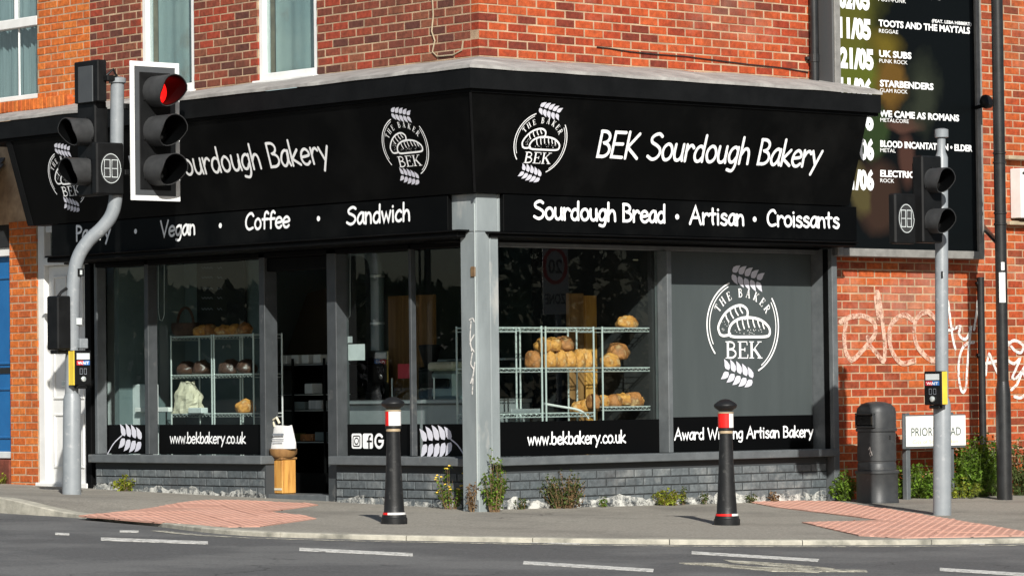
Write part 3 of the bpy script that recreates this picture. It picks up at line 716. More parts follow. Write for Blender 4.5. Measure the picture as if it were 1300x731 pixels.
# left skin broken by the two windows
edges = [W_+mt_] + [q for y0, y1 in sorted(sash) for q in (y0, y1)] + [Y_HB]
for i in range(0, len(edges), 2): core.box(W_+mt_, W_+.25, edges[i], edges[i+1], zs0, zs1)
for y0, y1 in sash: core.box(W_+mt_, W_+.25, y0, y1, 5.35, zs1)
core.box(W_+.25, X_VB, W_+mt_, W_+.25, zs0, zs1)     # right skin
core.box(W_+.25, X_VB, W_+.25, Y_HB, 6.2, zs1)       # ceiling over the rooms above
core.build('upper_wall', 'mortar', bak)
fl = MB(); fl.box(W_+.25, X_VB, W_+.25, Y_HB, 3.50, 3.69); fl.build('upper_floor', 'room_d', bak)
wl = Wall(bak)
z_first = 3.905
wl.face('L', W_, W_+.108, Y_HB, 3.80, 6.38, holes_L, 'brick_l', z_first, lambda s, z, k: 'brick_l', vis_z=3.86)
wl.face('R', W_, W_+(.0), X_VB, 3.80, 6.38, [], 'brick_r', z_first, lambda s, z, k: 'brick_r', vis_z=3.86)
wl.done()
# sash windows
for i, (y0, y1) in enumerate(sorted(sash)):
    wdw = MB(); x = W_+.012; z0 = 3.885; zt = 5.33; t = .065
    wdw.bbox(x, x+.09, y0, y0+t, z0, zt); wdw.bbox(x, x+.09, y1-t, y1, z0, zt); wdw.bbox(x-.005, x+.085, y0+t, y1-t, z0, z0+.085); wdw.bbox(x, x+.09, y0+t, y1-t, zt-.06, zt)
    wo = wdw.build('window', 'white_p', bak)
    MB().box(x+.04, x+.055, y0+t, y1-t, z0+.085, zt-.06).build('pane', 'glass_u', wo)
    MB().bbox(x-.075, x-.007, y0-.02, y1+.02, z0-.035, z0+.018).build('sill', 'white_p', wo)
    cu = MB(); N = 26
    for k in range(N+1):
        y = y0+t+(y1-y0-2*t)*k/N; xx = x+.15+.004*sin(k*1.1)+.012*sin(k*.37)
        cu.v += [V((xx, y, z0+.05)), V((xx, y, zt)), V((xx+.004, y, z0+.05)), V((xx+.004, y, zt))]
    for k in range(N): cu.f += [(4*k, 4*k+4, 4*k+5, 4*k+1), (4*k+2, 4*k+3, 4*k+7, 4*k+6)]
    cu.build('blind', 'blind', wo, True)  # sheet behind the pane carries the painted sky reflection
# lead flashing sloping from the cornice up to the brick, then the cornice, fascia and boards
CO = -.30; CZ0, CZ1 = 3.535, 3.715
YL, XR = 6.80, 4.69             # ends of the shopfront (left facade / right facade)
def wrap(mb, prof, closed=True):
    """profile [(offset from the corner lines, z)] carried along both facades with a mitre at the corner"""
    k = len(prof); A = [V((o, YL, z)) for o, z in prof]; B = [V((o, o, z)) for o, z in prof]; Cc = [V((XR, o, z)) for o, z in prof]
    f = [(i, (i+1) % k, (i+1) % k + k, i+k) for i in range(k)] + [(i+k, (i+1) % k + k, (i+1) % k + 2*k, i+2*k) for i in range(k)]
    f += [tuple(range(k-1, -1, -1)), tuple(range(2*k, 3*k))]
    return mb.add(A+B+Cc, f)
lead = MB(); L0 = [(CO-.012, CZ1-.012), (CO-.012, CZ1+.014), (CO+.09, CZ1+.05), (W_-.004, 3.893), (W_-.004, 3.86), (CO+.05, CZ1+.003)]
N = 60
def lead_pt(o, z, s, fac): return V((o, s, z)) if fac == 'L' else V((s, o, z))
for fac, end in (('L', 7.6), ('R', XR+.01)):
    rows = []
    for i in range(N+1):
        row = []
        for (o, z) in L0[:5]:
            s0 = o; s = s0 + (end-s0)*i/N; wv = 0 if i in (0, N) else (noise.noise(V((s*2.2, o*3, 4.2 if fac == 'L' else 9.1)))*.012)
            row.append(lead_pt(o, z+wv*(1 if z > CZ1 else .5), s, fac))
        rows.append(row)
    k0 = len(lead.v); lead.v += [p for r in rows for p in r]
    lead.f += [(k0+i*5+j, k0+(i+1)*5+j, k0+(i+1)*5+j+1, k0+i*5+j+1) for i in range(N) for j in range(4)]
    lead.f += [tuple(k0+N*5+j for j in range(5))]
lead.build('lead_flashing', 'lead', bak, True)
YL_s = YL; YL = 7.35
co = MB(); wrap(co, [(CO, CZ0), (CO, CZ1-.014), (.2, CZ1-.014), (.2, CZ0)]); co.build('cornice', 'cornice', bak)
co = MB(); wrap(co, [(CO+.035, CZ0-.028), (CO+.035, CZ0-.001), (.18, CZ0-.001), (.18, CZ0-.028)]); co.build('cornice_moulding', 'black_m', bak)
YL = YL_s
FZ0, FZ1, FO = 2.69, CZ0-.03, -.25        # tilted fascia: bottom at 0, top leaning out
YL = 6.72; XR = 4.56
fa = MB(); wrap(fa, [(0, FZ0), (FO, FZ1), (.2, FZ1), (.2, FZ0)]); fas = fa.build('fascia', 'black', bak)
YL = YL_s; XR = 4.69
tilt = V((0, -(-FO), FZ1-FZ0)).normalized()
frR = Fr((0, 0, FZ0), (1, 0, 0), (0, FO, FZ1-FZ0)); frL = Fr((0, 0, FZ0), (0, -1, 0), (FO, 0, FZ1-FZ0))
plR, plL = Pl(frR.o, frR.n), Pl(frL.o, frL.n)
def at(fr, pl, u, v): 
    p = pl.hit(u, v); return Fr(p, fr.r, fr.u)
def span(pl, a, b): return (pl.hit(*a) - pl.hit(*b)).length
tr = MB()
tr.tube([V((FO-.004, FO-.004, FZ1)), V((-.004, -.004, FZ0))], .011, 6); tr.xf(Matrix.Translation(frL.n*.006)); tr.build('corner_trim', 'cornice', fas); tr = MB()
e0 = 6.72; tr.slab([V((0, e0-.09, FZ0)), V((0, e0+.005, FZ0)), V((FO, e0+.005, FZ1)), V((FO, e0-.09, FZ1))], frL.n, .01); tr.xf(Matrix.Translation(frL.n*.006))
tr.build('fascia_trim', 'cornice', fas)
hand_words(fas, at(frR, plR, 755.5, 199), 'BEK Sourdough Bakery', span(plR, (755.5,199), (1040,214)), .232, .125)
hand_words(fas, at(frL, plL, 170, 228.2), 'BEK Sourdough Bakery', span(plL, (170,228.2), (422,207.6)), .225, .115)
logo(fas, at(frR, plR, 686, 181.5), .68, .60)
logo(fas, at(frL, plL, 515.5, 186), .67, .60)
logo(fas, at(frL, plL, 86, 226), .67, .60)
# lower boards with the ledge under them
bR = MB(); bR.bbox(.325, 4.675, 0.012, .45, 2.365, 2.684, .004); sbR = bR.build('signboard', 'black', bak)
bL = MB(); bL.bbox(.012, .45, .375, 6.34, 2.385, 2.684, .004); sbL = bL.build('signboard', 'black', bak)
lg = MB(); lg.bbox(.16, 4.69, .0, .45, 2.345, 2.362); lg.bbox(.20, 4.69, .03, .45, 2.318, 2.344); lg.bbox(-.06, .45, .15, 6.36, 2.365, 2.382); lg.bbox(-.03, .45, .2, 6.36, 2.318, 2.364); lg.build('ledge', 'black_m', bak)
fR, fL = Fr((0, .012, 0), (1,0,0), (0,0,1)), Fr((.012, 0, 0), (0,-1,0), (0,0,1)); pR, pL = Pl(fR.o, fR.n), Pl(fL.o, fL.n)
lt = MB()
for t, a, b, cp in (('Sourdough Bread', (676,277.5), (845,282.8), .152), ('Artisan', (875,284), (944.5,286.6), .15), ('Croissants', (972.5,286.6), (1065,290), .145)):
    hand_words(sbR, at(fR, pR, *a), t, span(pR, a, b), cp, .165)
for u, v in ((859.4,275.3), (957.8,278.4)):
    lt = MB(); f_ = at(fR, pR, u, v); dot(lt, f_, 0, 0, .024); lt.build('bullet', 'white_t', sbR)
lt = MB()
for t, a, b, cp in (('Sandwich', (440.5,285.3), (522,281.8), .15), ('Coffee', (311.5,292), (369,289.3), .15), ('Vegan', (204,300.4), (249,297.2), .145), ('Pastry', (96.5,305.8), (141,303.4), .145)):
    lt = MB(); hand(lt, at(fL, pL, *a), t, span(pL, a, b), cp, .165); lt.build('lettering', 'white_t', sbL)
for u, v in ((404.6,277.6), (280,286.4), (172.4,293.7)): lt = MB(); dot(lt, at(fL, pL, u, v), 0, 0, .024); lt.build('bullet', 'white_t', sbL)
# soffit closing the head of the shopfront, and corner pillar
so_ = MB(); so_.box(.18, 4.7, .455, .9, 2.30, 2.68); so_.box(.40, .9, .905, 6.7, 2.317, 2.68); so_.build('shopfront_head', 'black_m', bak)
pxr = RF(.06).hit(634.5, 450).x; pyl = LF(.06).hit(585.5, 450).y; pi_ = MB(); pi_.bbox(.06, .205, .06, pyl, -.05, 2.36, .008); pi_.bbox(.206, pxr, .06, .40, .40, 2.36, .008); pi_.bbox(.06, .30, .06, .44, 2.361, 2.688, .008); pi_.bbox(.301, .44, .061, .3, 2.363, 2.687, .008)
plr = pi_.build('corner_pillar', 'pillar', bak)
lk = MB(); lk.box(.052, .06, .075, .085, .1, 2.6); lk.build('corner_bead', 'chrome', plr)
bx = MB(); q = LF(.055).hit(600.5, 345); bx.bbox(.048, .064, q.y-.03, q.y+.03, q.z-.045, q.z+.045); bx.build('cover_plate', 'straw', plr)
gr = MB(); fq = Fr((.056, 0, 0), (0,-1,0), (0,0,1)); 
def px_strokes(mb, pl, fr, strokes, w, off=.0, n=4):
    for i, s_ in enumerate(strokes):
        q = []
        for u, v in s_:
            p = pl.hit(u, v) - fr.o; q.append((p.dot(fr.r), p.dot(fr.u)))
        stroke(mb, fr, smooth(q, n), w, off + .0006*(i % 5))
pq = Pl(fq.o, fq.n)
px_strokes(gr, pq, fq, [[(596,406),(600,404),(602,408)],[(598,408),(597,430),(599,445)],[(602,425),(597,436),(602,446)],[(600,448),(598,462),(602,470),(598,486)],[(603,460),(601,478),(600,500)]], .014)
gr.build('graffiti', 'graf_w', plr)
# stall risers of painted brick, whitewashed footing, sills
riser_core = MB(); riser_core.box(.36+.008, 4.60, .36+.008, .60, -.25, .36); riser_core.box(.50, .62, 3.38, 6.12, -.1, .36); riser_core.box(.36+.008, .62, 2.40-.9+.9, .62, -.25, .36) 
riser_core.v = []; riser_core.f = []
riser_core.box(.372, 4.60, .372, .64, -.3, .37); riser_core.box(.372, .66, .642, 2.38, -.3, .37); riser_core.box(.372, .66, 3.42, 6.14, -.3, .37)
riser_core.build('stall_riser', 'mortar_k', bak)
def painted(facade, plane, a, b, gfn):
    for k, z in courses(-.30, .36, .018):
        for c, d in brick_run(a, b, k, [], z):
            m_ = gfn((c+d)/2)
            if z + BH < m_ + .035: continue
            o = bpy.data.objects.new('painted_brick', brick_mesh(d-c, 'brick_k')); COL.objects.link(o); o.parent = bak
            pos = V((c, plane, z)) if facade == 'R' else V((plane, d, z))
            if z + BH > .372: continue
            o.location = pos + V((random.uniform(-.002,.002), random.uniform(-.002,.002), 0)) - bak.location; o.rotation_euler = (0, random.uniform(-.005,.005), (0 if facade == 'R' else -pi/2) + random.uniform(-.008,.008))
painted('R', .366, .46, 4.59, lambda s: gz(s, .36)); painted('L', .366, .60, 2.37, lambda s: gz(.36, s)); painted('L', .366, 3.44, 6.12, lambda s: gz(.36, s))
def footing(facade, a, b):
    N = int((b-a)/.04); vs = []
    for i in range(N+1):
        s = a+(b-a)*i/N; g0 = gz(s, .36) if facade == 'R' else gz(.36, s); h = .035 + .04*noise.noise(V((s*3.1, 2 if facade == 'R' else 7, 0))) + .03*noise.noise(V((s*11, 5, 1)))
        h = max(.006, h); pr = .012 + .006*noise.noise(V((s*5, 1, 3)))
        h = max(.02, (.075 if facade == 'R' else .045) + .06*noise.noise(V((s*2.3, 2 if facade == 'R' else 7, 0))) + .035*noise.noise(V((s*9, 5, 1))) + .03*noise.noise(V((s*31, 5, 1))))
        for o, z in ((.3565, g0-.03), (.3565, g0+h)):
            vs.append(V((s, o, z)) if facade == 'R' else V((o, s, z)))
    m_ = MB().add(vs, [(i*2, i*2+2, i*2+3, i*2+1) for i in range(N)]); m_.build('whitewash_splash', 'splash', bak)
footing('R', .3, 4.60); footing('L', .32, 2.40); footing('L', 3.40, 6.16)
MB().bbox(.22, 4.70, .29, .66, .375, .445, .006).build('sill', 'grey_p', bak)
MB().bbox(.30, .64, .52, 2.41, .375, .452, .006).build('sill', 'grey_p', bak)
MB().bbox(.30, .46, 3.40, 6.17, .372, .450, .006).build('sill', 'grey_p', bak)
# ---- right windows
GR, GLx = .56, .54
MB().bbox(.70, 4.69, .50, .58, 2.262, 2.316).build('window_head', 'grey_p', bak)
MB().bbox(2.635, 2.69, .43, .60, .447, 2.26, .004).build('mullion', 'grey_p', bak); MB().bbox(.44, .60, .50, .60, .447, 2.26).build('mullion', 'grey_p', bak)
rr = MB(); rr.bbox(2.63, 2.695, .424, .44, .43, .56, .003); 
ep = MB(); ep.bbox(4.63, 4.70, .295, .60, -.06, 2.31, .004); epo = ep.build('end_pilaster', 'grey_p', bak)
MB().box(4.622, 4.6295, .345, .405, .446, 2.3).build('black_strip', 'black_m', epo)  # raised black strip along the pilaster's side
p1 = MB().box(.60, 2.635, GR, GR+.008, .447, 2.26).build('window_pane', 'glass', bak)
p2 = MB().box(2.69, 4.62, GR, GR+.008, .447, 2.26).build('window_pane', 'film', bak)
def band(pane, facade, plane, a, b, z0, z1):
    m_ = MB()
    if facade == 'R': m_.box(a, b, plane-.003, plane-.001, z0, z1)
    else: m_.box(plane-.003, plane-.001, a, b, z0, z1)
    return m_.build('vinyl_band', 'vinyl', pane)
band(p1, 'R', GR, .602, 2.633, .449, .748); band(p2, 'R', GR, 2.692, 4.618, .449, .762)
fw = Fr((0, GR-.003, 0), (1,0,0), (0,0,1)); pw = Pl(fw.o, fw.n)
lt = MB(); hand(lt, at(fw, pw, 669.5, 564.3), 'www.bekbakery.co.uk', span(pw, (669.5,564), (794,560)), .105, .15); lt.build('lettering', 'white_t', p1)
hand_words(p2, at(fw, pw, 856, 558), 'Award Winning Artisan Bakery', span(pw, (856,558), (1032,551.5)), .10, .16)
logo(p2, at(fw, pw, 943.5, 415), 1.09, .94, 'white_t', 'white_l', .002)
# ---- left windows and doorway
XF = .42                        # front of the frames
def yl(u, v=480, x=XF): return LF(x).hit(u, v).y
def bar(name, u0, wdt, z0=.40, z1=2.31, dep=.11, x=XF, mat='grey_shaded', parent=None):
    y1 = yl(u0, 480, x); return MB().bbox(x, x+dep, y1-wdt, y1, z0, z1, .005).build(name, mat, parent or bak)
bar('mullion', 183.5, .065, .452); bar('end_post', 108, .10, -.02, dep=.2, mat='black_m'); bar('end_post', 120, .05, .452, mat='grey_p')
jl = bar('door_jamb', 329.5, .085, .0, dep=.15); jr = bar('door_jamb', 415.5, .135, .0, dep=.15)
bar('mullion', 519.5, .035, .455, dep=.06)
yA0, yA1 = yl(183.5), yl(123); yB0, yB1 = yl(329.5), yl(183.5)-.065; yC0, yC1 = yl(519.5), yl(415.5)-.135; yD0, yD1 = .61, yl(519.5)-.035
hd = MB(); hd.bbox(XF, XF+.12, .6, 6.2, 2.265, 2.315); hd.build('window_head', 'black_m', bak)
panes = {}
for k_, a, b in (('A', yA0, yA1), ('B', yB0, yB1), ('C', yC0, yC1), ('D', yD0, yD1)):
    po = MB().box(GLx, GLx+.008, a, b, .453, 2.262).build('window_pane', 'glass', bak); panes[k_] = po; band(po, 'L', GLx, a+.002, b-.002, .455, .735)
fw2 = Fr((GLx-.003, 0, 0), (0,-1,0), (0,0,1)); pw2 = Pl(fw2.o, fw2.n)
lt = MB(); hand(lt, at(fw2, pw2, 216, 562), 'www.bekbakery.co.uk', span(pw2, (216,562), (312.5,562)), .10, .15); lt.build('lettering', 'white_t', panes['B'])
wh = MB(); f_ = at(fw2, pw2, 167, 556.5); wheat(wh, f_, 0, 0, .36, .24, -.12+pi, .002, 4, .0); stroke(wh, f_, smooth([(-.16,.03),(-.3,-.05),(-.42,-.17)]), .012, .002); wh.build('wheat_emblem', 'white_l', panes['A'])
wh = MB(); f_ = at(fw2, pw2, 555, 560.5); wheat(wh, f_, 0, 0, .42, .26, pi+.05, .002, 5, .0); stroke(wh, f_, smooth([(.19,.02),(.28,-.03),(.37,-.12)]), .014, .002); wh.build('wheat_emblem', 'white_l', panes['D'])
# social icons
ic = MB(); f_ = at(fw2, pw2, 446.8, 569); kx = span(pw2, (447,569), (489.5,569))/3.3
def rrect(x0, y0, x1, y1, r): 
    return arc(x1-r, y1-r, r, r, 0, 90, 4)+arc(x0+r, y1-r, r, r, 90, 180, 4)+arc(x0+r, y0+r, r, r, 180, 270, 4)+arc(x1-r, y0+r, r, r, 270, 360, 4)
H_ = .135
ik = MB()
for i in range(2):
    x0 = i*kx*1.1; put2d(ic, f_, rrect(x0, 0, x0+kx, H_, .02), [tuple(range(20))], off=.002)
def pl_stroke(mb, pts, w): stroke(mb, f_, pts, w, .0034)
pl_stroke(ik, rrect(kx*.16, H_*.16, kx*.84, H_*.84, .018)+[(kx*.84, H_*.72)], .009); pl_stroke(ik, arc(kx*.5, H_*.5, kx*.2, H_*.2, 0, 360), .009)
pl_stroke(ik, [(kx*1.1+kx*.62, 0.002), (kx*1.1+kx*.62, H_*.62)]+arc(kx*1.1+kx*.78, H_*.66, kx*.16, H_*.17, 180, 95), .02); pl_stroke(ik, [(kx*1.1+kx*.45, H_*.48), (kx*1.1+kx*.88, H_*.48)], .016)
stroke(ic, f_, arc(kx*2.72, H_*.5, kx*.38, H_*.42, 45, 360)+[(kx*2.74, H_*.5)], .026, .002)
ic.build('social_icons', 'white_t', panes['C']); ik.build('icon_print', 'vinyl', panes['C'])
# room
rm = MB(); Xb, Yb = 4.50, 6.20
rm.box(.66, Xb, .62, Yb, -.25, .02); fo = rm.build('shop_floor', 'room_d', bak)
rm = MB(); rm.box(.66, Xb, .62, Yb, 2.69, 2.75); rm.build('shop_ceiling', 'room', bak)
rm = MB(); rm.box(Xb, Xb+.08, .60, Yb, -.2, 3.5); rm.box(.70, Xb, Yb, Yb+.08, -.2, 3.5); rm.build('inner_wall', 'room', bak)
rm = MB(); rm.box(2.62, 2.70, .62, 1.0, .02, 2.69); rm.box(2.66, 2.68, 1.0, 2.3, .02, 2.69); rm.box(2.7, Xb, .66, .70, .02, 2.69); rm.build('added_partition', 'room_d', bak)  # walls added behind the film window to keep it dark there
rm = MB(); rm.bbox(.40, .75, yl(415.5)-.0, yl(329.5)-.085, gz(.5, 3)-.02, gz(.5, 3)+.045); rm.build('doorstep', 'grey_p', bak)
db = MB(); yd0, yd1 = yl(415.5), yl(329.5)-.085; db.bbox(XF+.03, XF+.12, yd0, yd1, 2.14, 2.262); db.build('door_head', 'black_m', bak)
for nm in (): pass
# ================================================================== HOUSE ON THE LEFT
hs = thing('terraced_house', 'orange brick house with blue front door and white sash window left of the bakery', 'house', (.45, 7.5, 0))
WW = LF(W_)
HY1 = 9.2
wx0 = LF(W_+.05)
uwy0 = WW.hit(47.5, 60).y; uwy1 = uwy0 + 1.15; wz0 = WW.hit(47.5, 124).z; wz1 = 5.5
pier0, pier1 = WW.hit(47.5, 450).y, WW.hit(13, 450).y         # brick pier between the two doors
dw0, dw1 = Y_HB+.06, pier0                                     # white door bay
core = MB()
core.box(W_+mt_, W_+.3, Y_HB+.002, uwy0, 2.76, 6.4); core.box(W_+mt_, W_+.3, uwy1, HY1, 2.76, 6.4); core.box(W_+mt_, W_+.3, uwy0, uwy1, 2.76, wz0-.01); core.box(W_+mt_, W_+.3, uwy0, uwy1, wz1, 6.4)
core.box(W_+mt_, W_+.3, pier0, pier1, -.1, 2.76); core.box(W_+mt_, W_+.3, pier1+.95, HY1, -.1, 2.76); core.build('wall_core', 'mortar', hs)
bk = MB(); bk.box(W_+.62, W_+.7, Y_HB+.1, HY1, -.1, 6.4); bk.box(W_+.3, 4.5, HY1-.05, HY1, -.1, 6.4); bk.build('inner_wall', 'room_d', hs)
wh_ = Wall(hs)
wh_.face('L', W_, Y_HB+.005, HY1, 3.90, 6.38, [(uwy0, uwy1, wz0-.02, wz1)], 'brick_o', z_first, vis_z=3.9)
wh_.face('L', W_, pier0, pier1, .0, 2.78, [], 'brick_o', .09)
wh_.face('L', W_, pier1+.95, HY1, .0, 3.8, [], 'brick_o', .09)
wh_.done()
# brick-on-edge course above the shopfront's far end
y = WW.hit(93, 130).y; zc = WW.hit(45, 133).z
while y < HY1:
    o = bpy.data.objects.new('soldier_brick', brick_mesh(.065, 'brick_o')); COL.objects.link(o); o.parent = hs
    o.scale = (1, 1, 1.72); o.location = V((W_-.06, y+.065, zc-.055)) - hs.location; o.rotation_euler = (0, 0, -pi/2+random.uniform(-.02,.02)); y += .075
MB().box(W_-.05, W_+.02, WW.hit(93, 130).y, HY1, zc-.06, zc-.056).build('mortar_bed', 'mortar', hs)
# sash window with net curtain
wd = MB(); x = W_+.045; t = .055
wd.bbox(x, x+.09, uwy0, uwy0+t, wz0, wz1); wd.bbox(x, x+.09, uwy1-t, uwy1, wz0, wz1); wd.bbox(x, x+.08, uwy0+t, uwy1-t, wz0, wz0+.05)
zt = LF(x).hit(20, 30).z; wd.bbox(x-.012, x+.08, uwy0+t, uwy1-t, zt-.05, zt+.045); ym = LF(x).hit(17.5, 8).y; wd.bbox(x+.01, x+.05, ym-.013, ym+.013, zt+.045, wz1); ym2 = LF(x).hit(20.5, 80).y; wd.bbox(x+.03, x+.05, ym2-.01, ym2+.01, wz0+.05, zt-.05)
wo = wd.build('window', 'white_p', hs); MB().box(x+.04, x+.05, uwy0+t, uwy1-t, wz0+.04, wz1).build('pane', 'glass_u', wo)
cu = MB(); N = 70
for k in range(N+1):
    yy = uwy0+.03+(uwy1-uwy0-.06)*k/N; xx = x+.16+.022*sin(k*1.35)+.012*sin(k*.53); cu.v += [V((xx, yy, wz0)), V((xx+.01*sin(k), yy, wz1)), V((xx+.004, yy, wz0)), V((xx+.01*sin(k)+.004, yy, wz1))]
for k in range(N): cu.f += [(4*k, 4*k+4, 4*k+5, 4*k+1), (4*k+2, 4*k+3, 4*k+7, 4*k+6)]
cu.build('net_curtain', 'curtain', wo, True)
# white door bay
dx = W_+.06
wb = MB(); fz = 2.72
g0 = gz(.45, 7); wb.bbox(dx-.05, dx+.12, dw1-.115, dw1-.003, g0+.02, fz); wb.bbox(dx-.05, dx+.12, dw0, dw0+.08, g0+.02, fz)
zt_ = LF(dx).hit(68, 331).z; wb.bbox(dx-.06, dx+.1, dw0+.08, dw1-.115, zt_-.05, zt_+.03); wb.bbox(dx-.03, dx+.1, dw0+.08, dw1-.115, fz-.07, fz)
wbo = wb.build('door_frame', 'white_p', hs)
MB().box(dx+.03, dx+.04, dw0+.08, dw1-.115, zt_+.03, fz-.07).build('fanlight', 'glass_u', wbo)
wd_ = MB(); wd_.bbox(dx+.0, dx+.05, dw0+.082, dw1-.117, g0+.03, zt_-.052); wdo = wd_.build('white_door', 'white_p', hs)
pn = MB(); a, b = dw0+.082, dw1-.117; m = (a+b)/2
for y0, y1 in ((a+.09, m-.03), (m+.03, b-.09)):
    for z0, z1 in ((g0+.18, g0+.72), (g0+.86, g0+1.45), (g0+1.58, zt_-.15)):
        for q in ((y0, y1, z0, z0+.025), (y0, y1, z1-.025, z1), (y0, y0+.025, z0+.025, z1-.025), (y1-.025, y1, z0+.025, z1-.025)): pn.bbox(dx-.014, dx+.0, *q, .005)
pn.build('panel_moulding', 'white_p', wdo)
MB().bbox(dx-.012, dx-.001, m-.12, m+.12, g0+.99, g0+1.04).build('letter_plate', 'chrome', wdo)
MB().bbox(dx-.1, dx+.14, dw0, dw1, g0-.06, g0+.035).build('door_sill', 'white_p', hs)
# blue door
bd = MB(); by0, by1 = pier1+.005, pier1+.94; bz0 = WW.hit(6, 582).z; bz1 = WW.hit(6, 325).z
bd.bbox(W_+.1, W_+.15, by0, by1, bz0, bz1); bdo = bd.build('blue_door', 'door_b', hs)
bm_ = MB()
for z0, z1 in ((bz0+.2, bz0+.72), (bz0+.95, bz1-.2)):
    for q in ((by0+.1, by1-.1, z0, z0+.03), (by0+.1, by1-.1, z1-.03, z1), (by0+.1, by0+.13, z0, z1), (by1-.13, by1-.1, z0, z1)): bm_.bbox(W_+.085, W_+.1, *q, .006)
bm_.build('panel_moulding', 'door_b', bdo); MB().bbox(W_+.08, W_+.1, by0, by1, bz0+.0, bz0+.07).build('weather_bar', 'card', bdo); zz = WW.hit(6, 470).z; MB().bbox(W_+.085, W_+.1, by0+.1, by1-.3, zz-.03, zz+.03).build('letter_plate', 'iron', bdo)
dfm = MB(); dfm.bbox(W_+.04, W_+.16, by0, by1, bz1, bz1+.09); dfm.build('door_frame', 'white_p', hs)
MB().bbox(W_-.02, W_+.2, by0, by1, -.05, bz0-.01).build('door_sill', 'brick_l', hs)
MB().box(W_+.02, W_+.18, by0, by1, bz1+.09, 2.76).build('lintel', 'room_d', hs)
# slated porch hood at the picture's left edge
hd0, hd1 = WW.hit(24, 290).y, HY1+.8; hz = WW.hit(10, 283).z; nrow = 5
for r in range(nrow):
    f0, f1 = r/nrow, (r+1)/nrow; y = hd0
    while y < hd1:
        ww = .24; x0, x1 = W_-.55+.55*f0, W_-.55+.55*f1+.05; z0, z1 = hz+.05+.62*f0, hz+.05+.62*f1+.05; s_ = MB()
        yo = .12*(r % 2); yy0, yy1 = max(hd0+.06*r, y-yo), y-yo+ww-.006
        if yy1 > yy0+.02: s_.slab([V((x0, yy0, z0)), V((x0, yy1, z0)), V((x1, yy1, z1)), V((x1, yy0, z1))], V((-.75, 0, .66)), .012).build('slate', 'slate', hs)
        y += ww
MB().bbox(W_-.6, W_-.5, hd0-.02, hd1, hz-.03, hz+.05).build('gutter', 'tan_s', hs)
MB().slab([V((W_-.5, hd0+.02, hz)), V((W_-.5, hd1, hz)), V((W_, hd1, hz+.6)), V((W_, hd0+.3, hz+.6))], V((-.75,0,.66)), .03).build('porch_board', 'tan_s', hs)

# ================================================================== VENUE BUILDING ON THE RIGHT
vn = thing('music_venue', 'orange brick side wall with graffiti and a big black poster board, right of the bakery', 'building', (4.7, .45, 0))
VX1 = 11.0
MB().box(4.66, VX1, W_+mt_, W_+.35, -.35, 6.4).build('wall_core', 'mortar', vn)
wv = Wall(vn)
pb_x0, pb_x1 = 4.70, 6.78; pb_z0 = 2.23
wv.face('R', W_, 4.705, VX1, -.15, 6.38, [(4.5, 6.80, 2.27, 5.6)], 'brick_v', -.195)
wv.done()
up = MB(); up.box(4.66, 6.80, W_-.006, W_+.012, 2.3, 5.6); up.build('wall_patch', 'mortar', vn)
GPl = RF(W_-.007); gf = Fr((0, W_-.0075, 0), (1,0,0), (0,0,1))
def zp(pts): return [(1030+x/4.06, 300+y/4.06) for x, y in pts]
gm = MB()
px_strokes(gm, GPl, gf, [zp(s) for s in ([(150,440),(200,415),(270,412),(322,445),(328,500),(298,545),(255,595),(208,636),(178,600),(168,520),(178,440)],[(290,520),(300,560),(335,600),(372,642),(378,560),(365,440),(345,300),(330,310),(345,420)],[(520,430),(480,405),(430,430),(402,480),(405,560),(430,620),(470,655),(530,640)],[(600,388),(562,400),(532,450),(535,540),(570,600),(632,640),(660,560),(645,440),(600,388)])], .05)
gm.build('graffiti', 'graf', vn)
gm = MB()
px_strokes(gm, GPl, gf, [zp(s) for s in ([(705,335),(715,420),(728,520),(742,580)],[(705,485),(735,475),(768,465),(760,505),(795,530),(822,472),(815,470)],[(856,335),(850,400),(838,480)],[(822,472),(812,560),(802,680),(795,780),(775,800),(760,740),(758,650),(775,580),(805,550),(835,545)],[(898,712),(905,650),(915,606),(930,640),(958,705)],[(892,655),(920,650),(965,640)],[(1012,560),(1045,536),(1090,560),(1080,598),(1045,585),(1015,545)],[(1015,640),(1045,655),(1075,630),(1050,690),(1035,730),(1065,720),(1110,650)],[(960,790),(985,800),(1000,770)],[(1030,790),(1060,760),(1090,700),(1110,790),(1080,830),(1045,825)])], .03)
gm.build('graffiti', 'graf_w', vn)
# conduit, bracket and cable on the wall
cv = thing('black_conduit', 'thin black pipe running up the brick wall left of the tall black post', 'pipe', (6.9, W_-.05, gz(7,.4)))
q0, q1 = RF(W_-.04).hit(1245, 352), RF(W_-.04).hit(1249, 640)
MB().tube([V((q0.x, W_-.04, gz(7,.4)-.05)), V((q0.x, W_-.04, q0.z-.1)), V((q0.x, W_-.04, q0.z))], .034, 10).build('pipe', 'iron', cv, True)
cl_ = MB()
for z in (.5, 1.3, 2.0): cl_.bbox(q0.x-.05, q0.x+.05, W_-.04, W_-.008, z, z+.03)
cl_.build('clip', 'iron', cv)
